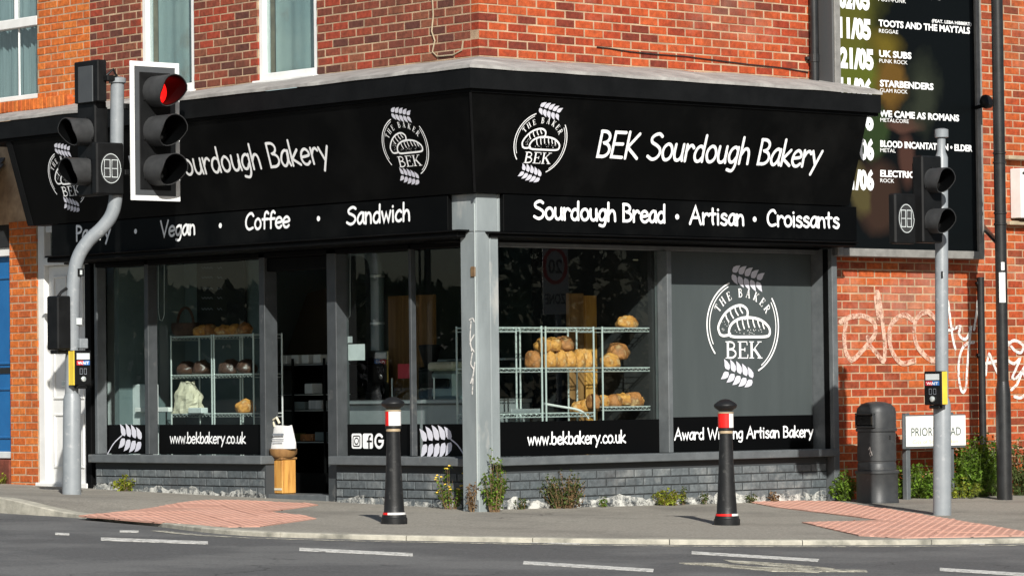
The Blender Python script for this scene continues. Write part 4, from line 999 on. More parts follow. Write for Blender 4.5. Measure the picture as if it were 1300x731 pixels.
# ---- poster board
PBY = .24
px0, px1, pz0 = RF(PBY).hit(1057, 60).x, RF(PBY).hit(1247.5, 140).x, RF(PBY).hit(1150, 323).z
pz0 = RF(PBY).hit(1245, 329).z; fwid = .075; pz1 = 5.4; px0 = 4.66
pbd = thing('gig_poster_board', 'tall black board listing gig dates in white, in a grey frame on the brick wall', 'poster', (5.7, PBY, pz0))
fm = MB(); fm.bbox(px0, px0+fwid, PBY, W_-.012, pz0, pz1, .004); fm.bbox(px1-fwid, px1, PBY, W_-.012, pz0, pz1, .004); fm.bbox(px0+fwid, px1-fwid, PBY, W_-.012, pz0, pz0+fwid, .004); fm.bbox(px0+fwid, px1-fwid, PBY, W_-.012, pz1-fwid, pz1, .004)
fm.build('frame', 'frame_g', pbd); MB().bbox(px0-.02, px0-.001, PBY+.012, W_-.012, pz0+.004, pz1).build('frame_side', 'frame_d', pbd)  # thin plank laid on to make the frame's left side darker
# printed sheet: black with soft olive and rust shapes
pm = bpy.data.materials.new('poster_print'); pm.use_nodes = True; n_ = pm.node_tree; L_ = n_.links.new; bs = n_.nodes["Principled BSDF"]; bs.inputs["Roughness"].default_value = .45; bs.inputs["Specular IOR Level"].default_value = .15
tc = n_.nodes.new("ShaderNodeNewGeometry"); 
def blob(cx, cz, rx, rz, warp, col, prev, soft=.35, wsc=2.2):
    sx = n_.nodes.new("ShaderNodeMapping"); sx.inputs["Location"].default_value = (-cx/rx, 0, -cz/rz); sx.inputs["Scale"].default_value = (1/rx, 0, 1/rz); 
    nz = n_.nodes.new("ShaderNodeTexNoise"); nz.inputs["Scale"].default_value = wsc; nz.inputs["Detail"].default_value = 4; L_(tc.outputs["Position"], nz.inputs["Vector"])
    va = n_.nodes.new("ShaderNodeVectorMath"); va.operation = 'MULTIPLY_ADD'; va.inputs[1].default_value = (warp, 0, warp); L_(nz.outputs["Color"], va.inputs[0]); L_(tc.outputs["Position"], va.inputs[2])
    vb = n_.nodes.new("ShaderNodeVectorMath"); vb.operation = 'SUBTRACT'; vb.inputs[1].default_value = (warp/2, 0, warp/2); L_(va.outputs[0], vb.inputs[0]); L_(vb.outputs[0], sx.inputs[0])
    ln_ = n_.nodes.new("ShaderNodeVectorMath"); ln_.operation = 'LENGTH'; L_(sx.outputs[0], ln_.inputs[0])
    mr = n_.nodes.new("ShaderNodeMapRange"); mr.inputs[1].default_value = 1.0; mr.inputs[2].default_value = 1-soft; L_(ln_.outputs["Value"], mr.inputs[0])
    mx = n_.nodes.new("ShaderNodeMix"); mx.data_type = 'RGBA'; L_(mr.outputs[0], mx.inputs[0]); mx.inputs[7].default_value = (*col, 1)
    if prev is None: mx.inputs[6].default_value = (.0022, .0032, .0036, 1)
    else: L_(prev, mx.inputs[6])
    return mx.outputs[2]
P_ = RF(PBY+.03)
def bl_(u, v): p = P_.hit(u, v); return p.x, p.z
c_ = None
for (u, v, rx, rz, wp, col, sf) in ((1075,35,.62,.75,.5,(.07,.072,.012),.6),(1085,100,.5,.3,.3,(.07,.085,.012),.5),(1125,55,.30,.16,.2,(.10,.075,.01),.8),(1130,100,.25,.35,.35,(.10,.055,.012),.5),(1110,165,.28,.3,.3,(.02,.035,.012),.3),(1150,160,.32,.10,.2,(.06,.03,.022),.5),(1150,205,.13,.32,.15,(.05,.024,.018),.5),(1115,250,.34,.42,.2,(.03,.017,.012),.35),(1170,120,.3,.5,.5,(.02,.024,.016),.7),(1095,240,.16,.3,.3,(.06,.05,.02),.4)):
    x_, z_ = bl_(u, v); c_ = blob(x_, z_, rx, rz, wp, col, c_, sf, 2.5)
L_(c_, bs.inputs["Base Color"])
sheet = MB().box(px0+fwid, px1-fwid, PBY+.03, W_-.013, pz0+fwid, pz1-fwid).build('printed_sheet', pm, pbd)
fp = Fr((0, PBY+.03, 0), (1,0,0), (0,0,1)); pp = Pl(fp.o, fp.n); tx = MB(); M['white_t2'] = M['white_t']
for t, u0, v0, u1, v1, cp, bo in (
    ('02/05',1065,8.5,1104,10,27,.03),('11/05',1065.3,46.3,1105.5,48.6,27,.03),('21/05',1066,84.6,1109,87,27,.03),('11/06',1066.5,123,1107,125,27,.03),('18/06',1067,162,1109,164,27,.03),('20/06',1069,200,1109.5,202,27,.03),('21/06',1069,238.5,1109.5,240.3,26,.03),
    ('TOOTS AND THE MAYTALS',1115.3,33.3,1231.5,43.7,9.3,.03),('(FEAT. LEBA HIBBERT)',1183,28.6,1233,32.5,4.6,.02),('REGGAE',1115.8,41.6,1140,43.4,5.6,0),('UK SUBS',1116,72,1157,75.4,9.3,.03),('PUNK ROCK',1116.2,79.6,1152,82.4,5.6,0),
    ('STARBENDERS',1117,109.7,1185,114.4,9.3,.03),('GLAM ROCK',1117,117,1152,120,5.6,0),('WE CAME AS ROMANS',1116.5,148,1217.5,154,9.3,.03),('METALCORE',1117.5,154.6,1153.5,157.4,5.6,0),('BLOOD INCANTATION • ELDER',1117.5,186.3,1234.5,191.8,9.2,.03),('METAL',1117.5,193,1137,194.6,5.6,0),
    ('ELECTRIC',1117.5,224,1161,226.6,9.2,.03),('ROCK',1117.5,231.4,1135,232.6,5.6,0),('POST-PUNK',1115,1.5,1150,4,6,0),('ELTS',1172,-2,1195,1.5,9,.03)):
    tx = MB(); font_text(tx, at(fp, pp, u0, v0), t, span(pp, (u0,v0), (u1,v1)), cp/150.0, .0015, bo*(2.0 if '/' in t else 1.3)); tx.build('lettering', 'white_t', sheet)
# small lamp bracketed at the board's right edge
fl_ = thing('wall_lamp', 'small black bracket lamp sticking out over the right edge of the poster board', 'lamp', RF(.2).hit(1243, 131))
p0 = RF(.22).hit(1243, 131); hd_ = MB(); 
hd_.lathe([(.01,-.05),(.055,-.045),(.075,0),(.06,.03),(.01,.04)], (0,0,0), 14); hd_.xf(Matrix.Translation(p0+V((-.07,-.16,.0))) @ Matrix.Rotation(radians(60), 4, 'X')); hd_.build('lamp_head', 'blackpl', fl_, True)
MB().tube([p0+V((0,.1,-.05)), p0+V((0,-.05,-.03)), p0+V((-.05,-.14,0))], .02, 8).build('arm', 'blackpl', fl_, True)
# downpipe between the bakery and the board
dp = thing('downpipe', 'black rainwater downpipe on the red brick left of the poster board', 'pipe', (4.45, .38, 3.72))
a_ = RF(.38).hit(1034, 50).x
MB().tube([V((a_, .385, 3.75)), V((a_, .385, 4.6)), V((a_, .385, 5.6))], .042, 12).build('pipe', 'iron', dp, True)
cc = MB()
for z in (4.05, 5.0): cc.lathe([(.05,0),(.05,.07)], (a_, .385, z), 12); cc.bbox(a_-.07, a_+.07, .40, .447, z+.02, z+.05)
cc.build('collar', 'iron', dp)
cab = MB(); pts_ = [RF(W_-.012).hit(u, v) for u, v in ((758,60),(775,62),(800,66),(830,69),(870,72),(910,77),(950,82),(990,86),(1026,92))]; cab.tube(pts_, .006, 6); tag(setloc(cab.build('cable', 'iron', None, True), pts_[4]), 'thin dark cable sagging along the red brick above the bakery sign', 'cable')
cab = MB(); pts_ = [LF(W_-.012).hit(u, v) for u, v in ((549,0),(550,20),(548,40),(552,52),(549,66),(555,72),(575,70),(586,64),(588,52))]; cab.tube([LF(W_-.014).hit(u, v) for u, v in ((549,-20),)] + pts_, .007, 6); tag(setloc(cab.build('cable', 'tan_s', None, True), pts_[4]), 'pale cable hanging loosely down the brown brick near the corner', 'cable')
# white service box at the right edge
sbx = thing('service_box', 'white wall box in a pale frame at the right edge of the brick wall', 'box', RF(.38).hit(1300, 245))
b0, b1 = RF(.37).hit(1289, 214), RF(.37).hit(1289, 277); MB().bbox(b0.x, b0.x+.55, .30, W_-.01, b1.z, b0.z).build('box', 'white_p', sbx)
br = MB()
for v in (200, 283): z = RF(.37).hit(1285, v).z; br.bbox(b0.x-.1, b0.x+.7, .36, W_-.008, z-.02, z+.02)
br.build('bracket', 'tan_s', sbx); MB().bbox(b0.x+.02, b0.x+.5, .29, .3, b0.z-.06, b0.z-.035).build('hinge_strip', 'iron', sbx)
# ================================================================== TRAFFIC SIGNALS
def RZ(fr_dir):
    """rotation taking a head modelled facing -Y to face the given way"""
    return Matrix.Rotation({'-Y': 0, '-X': -pi/2}[fr_dir], 4, 'Z')
def visor_mb(r, L, nseg=20):
    """cut-away hood: long above, short below, modelled along -Y from the origin"""
    m = MB(); a0, a1 = -205, 25; rows = []
    for ro in (r, r-.006):
        for i in range(nseg+1):
            a = radians(-90 + 360*i/nseg); ln = L*(.55 + .45*min(1, max(0, (sin(a)+1)/1.1)))
            rows.append([V((ro*cos(a), 0, ro*sin(a))), V((ro*cos(a)*1.0, -ln, ro*sin(a)))])
    n = nseg+1; m.v = [p for r_ in rows for p in r_]
    for i in range(nseg):
        a = 2*i; m.f.append((a, a+1, a+3, a+2)); b = 2*(n+i); m.f.append((b, b+2, b+3, b+1)); m.f.append((a+1, b+1, b+3, a+3))
    return m
def signal_head(parent, c, face, w, d, h, lamps, r, L, lit=None, board=None):
    """c: centre of the front face"""
    T = Matrix.Translation(c) @ RZ(face)
    hb = MB().bbox(-w/2, w/2, 0, d, -h/2, h/2, .012); hb.bbox(-w/2+.03, w/2-.03, d, d+.035, -h/2+.05, h/2-.05, .01); hd = hb.xf(T).build('signal_head', 'blackpl', parent)
    if board:
        bw, bh, z0 = board; b = .045
        MB().bbox(-bw/2+b, bw/2-b, .006, .016, z0-bh/2+b, z0+bh/2-b, .002).xf(T).build('backing_board', 'slate_p', parent)
        fb = MB(); 
        for q in ((-bw/2, bw/2, z0+bh/2-b, z0+bh/2), (-bw/2, bw/2, z0-bh/2, z0-bh/2+b), (-bw/2, -bw/2+b, z0-bh/2+b, z0+bh/2-b), (bw/2-b, bw/2, z0-bh/2+b, z0+bh/2-b)): fb.bbox(q[0], q[1], .002, .018, q[2], q[3], .002)
        fb.xf(T).build('white_border', 'white_r', parent)
    for i, z in enumerate(lamps):
        visor_mb(r, L).xf(T @ Matrix.Translation((0, -.001, z))).build('visor', 'visor', hd, True); visor_mb(r-.0075, L*.985).xf(T @ Matrix.Translation((0, -.002, z))).build('visor_lining', 'vinyl', hd, True)
        le = MB(); le.lathe([(r*.9, 0), (r*.86, .006), (r*.6, .014), (.001, .018)], (0, 0, 0), 22); le.xf(T @ Matrix.Translation((0, -.002, z)) @ Matrix.Rotation(radians(90), 4, 'X')); le.build('lens', 'lens_r' if lit == i else 'lens_k', hd, True)
        rg = MB(); 
        for j in range(3): 
            a = radians(90+120*j); rg.bbox(r*cos(a)-.012, r*cos(a)+.012, -.014, -.002, z+r*sin(a)-.012, z+r*sin(a)+.012, .003)
        rg.xf(T).build('hood_clip', 'blackpl', hd)
    return hd
def countdown(parent, c, w, h, d, face='-Y'):
    T = Matrix.Translation(c) @ RZ(face)
    bo = MB().bbox(-w/2, w/2, 0, d, -h/2, h/2, .014).xf(T).build('countdown_box', 'blackpl', parent)
    ov = MB(); rx, rz = w*.38, h*.3; ov.add([(rx*cos(2*pi*i/28), -.004, rz*sin(2*pi*i/28)) for i in range(28)], [tuple(range(28))]); ov.add([(rx*cos(2*pi*i/28), 0, rz*sin(2*pi*i/28)) for i in range(28)], []); k = 28
    ov.f += [(i, i+28, (i+1) % 28+28, (i+1) % 28) for i in range(28)]; ov.xf(T).build('display_window', 'visor', bo)
    dg = MB(); f_ = Fr(T @ V((0, -.005, 0)), T.to_3x3() @ V((1,0,0)), (0,0,1))
    for s in (-1, 1):
        x = s*rx*.36; x0, x1, z0, z1 = x-rx*.27, x+rx*.27, -rz*.55, rz*.55
        stroke(dg, f_, [(x0,z0),(x1,z0),(x1,z1),(x0,z1),(x0,z0),(x0,z0+.01)], .007, .001); stroke(dg, f_, [(x0,0),(x1,0)], .006, .0016)
    stroke(dg, f_, [(rx*.93*cos(2*pi*i/40), rz*.93*sin(2*pi*i/40)) for i in range(41)], .006, .001)
    dg.build('digits', 'card', bo)
def button_box(parent, c, face, w, h, d, yel):
    T = Matrix.Translation(c) @ RZ(face)
    bo = MB().bbox(-w/2, w/2, 0, d, -h/2, h/2, .008).xf(T).build('push_button_box', 'blackpl', parent)
    s = 1 if yel == 'right' else -1
    MB().bbox(s*(w/2+.001), s*(w/2+.009), .004, d-.004, -h/2+.004, h/2-.004, .003).xf(T).build('yellow_side', 'yellow', bo)
    lb = MB(); lb.box(-w*.38, w*.38, -.004, -.001, h*.24, h*.42); lb.xf(T).build('instruction_plate', 'card', bo)
    lb = MB(); lb.box(-w*.38, 0, -.004, -.001, h*.08, h*.21); lb.xf(T).build('wait_plate', 'red_s', bo); lb = MB(); lb.box(0.0005, w*.38, -.004, -.001, h*.08, h*.21); lb.xf(T).build('wait_plate', 'blue_s', bo)
    wt = MB(); f_ = Fr(T @ V((-w*.33, -.004, h*.1)), T.to_3x3() @ V((1,0,0)), (0,0,1)); font_text(wt, f_, 'WAIT', w*.66, h*.085, .001, .02); wt.build('wait_lettering', 'white_t', bo)
    st = MB(); f_ = Fr(T @ V((0, -.001, 0)), T.to_3x3() @ V((1,0,0)), (0,0,1))
    for x in (-w*.12, w*.12): stroke(st, f_, [(x-w*.07,-h*.18),(x+w*.07,-h*.18),(x+w*.07,-h*.02),(x-w*.07,-h*.02),(x-w*.07,-h*.18)], .004, .001)
    st.build('symbol', 'greymark', bo)
    bt = MB(); bt.lathe([(.024,0),(.024,.012),(.014,.018)], (0,0,0), 14); bt.xf(T @ Matrix.Translation((0, -.001, -h*.32)) @ Matrix.Rotation(radians(90), 4, 'X')); bt.build('button', 'chrome', bo, True)
    MB().bbox(-w*.3, w*.3, d*.2, d*.8, -h/2-.03, -h/2-.001, .006).xf(T).build('cable_gland', 'blackpl', bo)
# ---- right-hand signal
bR_ = GP(0).hit(1196, 653.5); kR = F/project(bR_)[2]; plb = BP(bR_)
def zR(v): return plb.hit(1196, v).z
sigR = thing('traffic_signal', 'straight grey traffic signal post with two black hoods before the white street name sign', 'traffic light', bR_, 'traffic signals at the crossing')
bx_, by_ = bR_.x, bR_.y
lo = MB(); lo.tube([bR_-V((0,0,.03)), plb.hit(1196,514), plb.hit(1196,505)], [.078, .074, .058], 20); lo.build('lower_post', 'galv', sigR, True)
hi = MB(); hi.tube([plb.hit(1195.7,506), plb.hit(1195.2,200), plb.hit(1195,192), plb.hit(1195,176)], [.056, .055, .036, .036], 18); hi.build('upper_post', 'galv', sigR, True)
cp = MB(); cp.lathe([(.03,-.02),(.058,-.01),(.058,.055),(.03,.065)], plb.hit(1195.3,173), 16); cp.build('post_cap', 'galv', sigR, True)
def off(p0, u, v, dy=0.0, dx=None):
    """point at picture (u,v) lying in the plane y = p0.y + dy"""
    return RF(p0.y+dy).hit(u, v)
cH = off(bR_, 1184, 253, -.16); signal_head(sigR, cH, '-Y', .245, .115, .73, (.155, -.185), .105, .17)
cC = off(bR_, 1150, 277.5, -.12); countdown(sigR, cC, .255, .42, .085)
bp_ = MB(); bp_.bbox(bx_-.06, bx_+.06, by_-.065, by_+.065, zR(300), zR(294), .01); bp_.bbox(bx_-.3, bx_-.03, by_-.03, by_+.0, zR(238), zR(232)); bp_.bbox(bx_-.06, bx_+.06, by_-.065, by_+.065, zR(242), zR(236), .01); bp_.bbox(bx_-.3, bx_-.03, by_-.03, by_, zR(292), zR(286)); bp_.build('bracket', 'blackpl', sigR)
cB = LF(bx_-.135).hit(1183, 492.5); button_box(sigR, V((bx_-.125, cB.y, cB.z)), '-X', .20, .285, .07, 'right')
sk = MB(); z = zR(349); sk.bbox(bx_-.03, bx_+.03, by_-.062, by_-.057, z-.03, z+.03); sk.build('sticker', 'blackpl', sigR)
MB().box(bx_-.014, bx_+.014, by_-.0655, by_-.0625, zR(349)-.018, zR(349)+.018).build('sticker_mark', 'card', sigR)
# ---- left-hand signal on a cranked post
bL_ = GP(0).hit(91, 632.5); plc = BP(bL_)
sigL = thing('traffic_signal', 'grey cranked traffic signal post with a red light lit on white bordered board', 'traffic light', bL_, 'traffic signals at the crossing')
def q_(u, v): return plc.hit(u, v)
lo = MB(); lo.tube([bL_-V((0,0,.03)), q_(91.5, 506), q_(91.5, 499)], [.086, .080, .062], 20); lo.build('lower_post', 'galv', sigL, True)
path = smooth([(0,0)]) if False else None
raw = [(91,500),(92,440),(92.5,385),(94,350),(100,325),(113,305),(130,289),(142,272),(147,250),(148,215),(148.5,150),(149,104)]
sm = smooth(raw, 5); hi = MB(); hi.tube([q_(u, v) for u, v in sm], .062, 18); hi.build('upper_post', 'galv', sigL, True)
tp = q_(149, 104); cp = MB(); cp.lathe([(.06,-.02),(.08,-.01),(.08,.03),(.05,.042)], tp, 16); cp.build('post_cap', 'galv', sigL, True)
cL1 = RF(tp.y-.22).hit(197.5, 167); signal_head(sigL, cL1, '-Y', .36, .14, 1.08, (.36, .0, -.355), .142, .31, lit=0, board=(.545, 1.26, 0))
cL2 = LF(tp.x-.17).hit(109.5, 189); signal_head(sigL, cL2, '-X', .29, .13, .86, (.15, -.21), .125, .23)
cLt = LF(tp.x-.2).hit(109, 104); T = Matrix.Translation(cLt) @ RZ('-X')
ub = MB().bbox(-.19, .19, 0, .10, -.19, .19, .01).xf(T).build('box_sign', 'blackpl', sigL); MB().bbox(-.11, .12, -.012, 0, -.19, .14, .004).xf(T).build('sign_face', 'slate_p', ub)
cLc = RF(tp.y-.09).hit(140.5, 214); countdown(sigL, cLc, .30, .47, .09)
br = MB(); br.bbox(tp.x-.14, tp.x-.03, tp.y-.05, tp.y+.03, tp.z+.0, tp.z+.05); br.bbox(tp.x-.14, tp.x-.03, tp.y-.05, tp.y+.03, tp.z-.95, tp.z-.9); br.bbox(tp.x+.03, cL1.x+.05, tp.y-.07, tp.y-.0, tp.z-.25, tp.z-.2); br.bbox(tp.x+.03, cL1.x+.05, tp.y-.07, tp.y, tp.z-.85, tp.z-.80)
br.tube([V((tp.x-.12, tp.y, tp.z+.05)), V((tp.x-.06, tp.y-.02, tp.z+.11)), V((tp.x-.01, tp.y-.03, tp.z+.02))], .012, 8); br.build('bracket', 'blackpl', sigL)
p_ = q_(91, 467); button_box(sigL, V((RF(p_.y-.14).hit(105.5, 467).x, p_.y-.14, p_.z)), '-Y', .185, .315, .08, 'left')
p_ = q_(92, 410); ns = MB().bbox(p_.x-.22, p_.x-.075, p_.y-.09, p_.y+.09, q_(90,444).z, q_(90,376).z, .012).build('nearside_box', 'blackpl', sigL); MB().bbox(p_.x-.2, p_.x-.09, p_.y-.05, p_.y+.07, q_(90,449).z, q_(90,444.3).z).build('cable_gland', 'blackpl', ns); MB().tube([V((p_.x-.15, p_.y, q_(90,376).z)), V((p_.x-.12, p_.y, q_(90,371).z)), V((p_.x-.06, p_.y, q_(90,366).z))], .014, 8).build('cable', 'blackpl', ns)
for (v, s_, mt) in ((346, .034, 'blackpl'), (408, .03, 'card')):
    p_ = q_(93 if v > 400 else 95, v); MB().bbox(p_.x-s_+.02, p_.x+s_+.02, p_.y-.068, p_.y-.063, p_.z-s_, p_.z+s_).build('sticker', mt, sigL)
p_ = q_(95, 346); MB().box(p_.x+.008, p_.x+.032, p_.y-.0712, p_.y-.0685, p_.z-.02, p_.z+.02).build('sticker_mark', 'card', sigL)
p_ = q_(98, 436); MB().bbox(p_.x-.02, p_.x+.07, p_.y-.075, p_.y-.01, p_.z-.045, p_.z+.045, .006).build('clamp', 'galv', sigL)
# ================================================================== BOLLARDS
def bollard(u, v, label, ar):
    b = kxy(u, v); b = V((b[0], b[1], pave_z(*b))); t = thing('bollard', label, 'bollard', b, 'black bollards on the pavement edge')
    MB().lathe([(.101,-.02),(.103,.01),(.103,.045),(.096,.052),(.094,.07)], b, 32).build('base', 'bollard', t, True)
    MB().lathe([(.084,.088),(.080,.10),(.0775,.16),(.070,.26),(.060,.45),(.053,.66),(.0515,.715)], b, 32).build('shaft', 'bollard', t, True)
    MB().lathe([(.054,.716),(.056,.72),(.056,.732),(.054,.736)], b, 32).build('ring', 'cream_b', t, True)
    MB().lathe([(.053,.7365),(.062,.742),(.062,.757),(.06,.7595)], b, 32).build('ring', 'bollard', t, True)
    (r0, r1), (w0, w1) = ar
    for nm, a, c_, z0, z1, r in (('red_band', r0, r1, .76, .872, .0615), ('white_band', r1, r1+(360-(r1-r0)), .76, .872, .0615)):
        MB().lathe([(r-.006,z0),(r,z0+.002),(r,z1-.002),(r-.006,z1)], b, 28, a, c_).build(nm, 'red_b' if nm[0] == 'r' else 'white_b', t, True)
    for nm, a, c_ in (('red_ring', r0, r1), ('white_ring', r1, r1+(360-(r1-r0)))):
        MB().lathe([(.086,.0705),(.0895,.072),(.0885,.088),(.083,.089)], b, 28, a, c_).build(nm, 'red_b' if nm[0] == 'r' else 'white_b', t, True)
    MB().lathe([(.058,.8725),(.063,.874),(.063,.882),(.056,.884)], b, 32).build('ring', 'cream_b', t, True)
    MB().lathe([(.05,.8905),(.062,.90),(.086,.918),(.092,.934),(.088,.946),(.066,.962),(.05,.972),(.03,.982),(.005,.986)], b, 32).build('cap', 'bollard', t, True)
    return t
bollard(500.5, 664.5, 'black bollard with white reflective band facing us, in front of the social media icons', ((80, 196), (0, 0)))
bollard(923, 666, 'black bollard with bright red reflective band facing us, in front of the grey window', ((100, 252), (0, 0)))
# ================================================================== LITTER BIN, STREET SIGN, LAMP POST
bb = kxy(1114, 637.5); bb = V((bb[0], bb[1], pave_z(*bb)-.0)); bn = thing('litter_bin', 'dark grey domed litter bin standing between the bakery and the street name sign', 'bin', bb)
def sect(mb, prof, n=40, e=2.7):
    vs = []
    for r, z in prof:
        for k in range(n):
            a = 2*pi*k/n; ca, sa = cos(a), sin(a); q = (abs(ca)**e + abs(sa)**e)**(-1/e); vs.append(bb + V((r*q*ca*1.05, r*q*sa*1.05, z*1.085)))
    fs = [(i*n+k, i*n+(k+1) % n, (i+1)*n+(k+1) % n, (i+1)*n+k) for i in range(len(prof)-1) for k in range(n)]
    return mb.add(vs, fs + [tuple(range(n-1, -1, -1)), tuple(range((len(prof)-1)*n, len(prof)*n))])
sect(MB(), [(.172,-.01),(.172,.02),(.166,.03),(.166,.235),(.172,.245),(.178,.25),(.178,.268),(.166,.275)]).build('base', 'bin', bn, True)
sect(MB(), [(.156,.276),(.154,.33),(.150,.335),(.150,.35),(.156,.355),(.153,.60)]).build('body', 'bin', bn, True)
hood = sect(MB(), [(.150,.601),(.165,.603),(.166,.625),(.158,.63),(.158,.765),(.15,.80),(.12,.833),(.07,.85),(.01,.855)]).build('hood', 'bin', bn, True)
sl_ = MB(); sl_.bbox(bb.x-.176, bb.x-.13, bb.y-.11, bb.y+.09, bb.z+.705, bb.z+.805, .012); sl_.build('slot', 'lens_k', hood)  # solid dark block stands in for the shade inside the slot
fr2 = MB(); 
for q in ((-.125,.105,.688,.704),(-.125,.105,.807,.823),(-.125,-.112,.705,.806),(.092,.105,.705,.806)): fr2.bbox(bb.x-.180, bb.x-.14, bb.y+q[0], bb.y+q[1], bb.z+q[2], bb.z+q[3], .005)
fr2.build('slot_frame', 'bin', hood)
hg = MB(); hg.bbox(bb.x-.02, bb.x+.02, bb.y-.165, bb.y-.14, bb.z+.575, bb.z+.62); hg.build('lock', 'iron', bn)
mk = MB(); f_ = Fr(bb + V((-.1637, 0, 0.03)), (0,-1,0), (0,0,1)); 
for s_ in ([(.06,.46),(.075,.48),(.08,.44),(.07,.42),(.085,.40)],[(.09,.44),(.10,.41)]): stroke(mk, f_, smooth(s_, 4), .008, .006)
mk.build('scribble', 'graf_w', bn)
# street name sign on two short posts against the wall
SY = .08; sp = RF(SY); a, b, c_ = sp.hit(1150.5, 547), sp.hit(1226, 546), sp.hit(1190, 527.5); dz = sp.hit(1190, 566).z
sg = thing('street_name_sign', 'white street name sign on two short grey posts at the foot of the brick wall', 'sign', V(((a.x+b.x)/2, SY+.04, gz(5.5, SY))))
for u in (1157, 1212.5):
    x = sp.hit(u, 600).x; MB().bbox(x-.028, x+.028, SY+.031, SY+.09, gz(x, SY)-.05, c_.z+.03, .006).build('post', 'sign_g', sg)
bk_ = MB().bbox(a.x-.03, b.x+.004, SY+.008, SY+.03, dz-.02, c_.z+.012, .004).build('backing', 'sign_g', sg)
pl_ = MB().bbox(a.x, b.x, SY-.002, SY+.007, dz, c_.z, .003).build('name_plate', 'sign_w', sg)
fs_ = Fr((0, SY-.002, 0), (1,0,0), (0,0,1)); ps_ = Pl(fs_.o, fs_.n)
tx = MB(); font_text(tx, at(fs_, ps_, 1157, 553.5), 'PRIORY ROAD', span(ps_, (1157,553.5), (1220,552.5)), .082, .0012, .0); tx.build('lettering', 'green_s', pl_)
tx = MB(); font_text(tx, at(fs_, ps_, 1158.5, 563), 'City of Southampton', span(ps_, (1158.5,563), (1216,562.3)), .036, .0012); tx.build('lettering', 'gold_s', pl_)
# black lamp post running out of the top of the picture
lb_ = GP(0).hit(1275.5, 634); lpz = BP(lb_)
lpt = thing('lamp_post', 'tall black iron lamp post with white sticker standing by the graffiti at the right', 'lamp post', lb_)
def zL(v): return lpz.hit(1275, v).z
MB().tube([lb_-V((0,0,.03)), V((lb_.x, lb_.y, zL(500))), V((lb_.x, lb_.y, zL(484)))], [.074, .072, .056], 20).build('lower_post', 'iron', lpt, True)
MB().tube([V((lb_.x, lb_.y, zL(485))), V((lb_.x, lb_.y, 6.0))], .056, 18).build('upper_post', 'iron', lpt, True)
for v in (196, 208, 272, 286): MB().lathe([(.056,0),(.064,.004),(.064,.018),(.056,.022)], (lb_.x, lb_.y, zL(v)), 18).build('collar', 'iron', lpt, True)
z0, z1 = zL(384), zL(346); 
MB().lathe([(.0575, z0-lb_.z), (.0575, z1-lb_.z)], lb_, 10, 200, 262).build('sticker', 'white_p', lpt, True); MB().lathe([(.0575, zL(343)-lb_.z), (.0575, zL(333)-lb_.z)], lb_, 8, 222, 255).build('sticker', 'white_p', lpt, True)
arm = MB(); a_ = lpz.hit(1248, 288); arm.tube([RF(W_-.01).hit(1247, 287), V((lb_.x-.02, lb_.y+.02, zL(308)))], .026, 8); arm.build('stay', 'iron', lpt)
# ================================================================== INSIDE THE SHOP
def loaf_mesh(nm, a, b, h, seed, mat):
    """bumpy baked shape, flat underneath, with opened scores on top"""
    nu, nv = 30, 16; vs = []
    for i in range(nv+1):
        ph = -pi/2 + pi*i/nv
        for j in range(nu):
            th = 2*pi*j/nu; x, y, z = cos(ph)*cos(th), cos(ph)*sin(th), sin(ph)
            q = 1 + .20*noise.noise(V((x*1.5+seed, y*1.5, z*1.5))) + .09*noise.noise(V((x*4+seed, y*4, z*4))) + .04*noise.noise(V((x*9+seed, y*9, z*9)))
            for k_ in (-.45, .05, .5):
                dd = abs(x*.8+y*.45-k_)
                if z > -.1 and dd < .13: q -= .10*(1-dd/.13)
                elif z > -.1 and dd < .24: q += .035
            vs.append((x*q*a, y*q*b, max(z*q*h, -.6*h) + .6*h))
    fs = [(i*nu+j, i*nu+(j+1) % nu, (i+1)*nu+(j+1) % nu, (i+1)*nu+j) for i in range(nv) for j in range(nu)]
    me = bpy.data.meshes.new(nm); me.from_pydata(vs, [], fs); me.materials.append(M[mat]); me.polygons.foreach_set('use_smooth', [True]*len(fs)); return me
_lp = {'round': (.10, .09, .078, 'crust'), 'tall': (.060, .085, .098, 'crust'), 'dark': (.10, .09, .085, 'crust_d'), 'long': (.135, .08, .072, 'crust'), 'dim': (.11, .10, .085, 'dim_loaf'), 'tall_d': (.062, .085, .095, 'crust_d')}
LM = {k: [loaf_mesh('loaf', p[0], p[1], p[2], 3.7*i + 11*j, p[3]) for j in range(4)] for i, (k, p) in enumerate(_lp.items())}
def loaf(kind, p, label, rot=0, sc=1.0, group='sourdough loaves on the wire racks'):
    o = bpy.data.objects.new('bread_loaf', random.choice(LM[kind])); COL.objects.link(o); o.location = p; o.rotation_euler = (random.uniform(-.15,.15), random.uniform(-.15,.15), rot); o.scale = (sc, sc, sc); tag(o, label, 'bread', group); return o
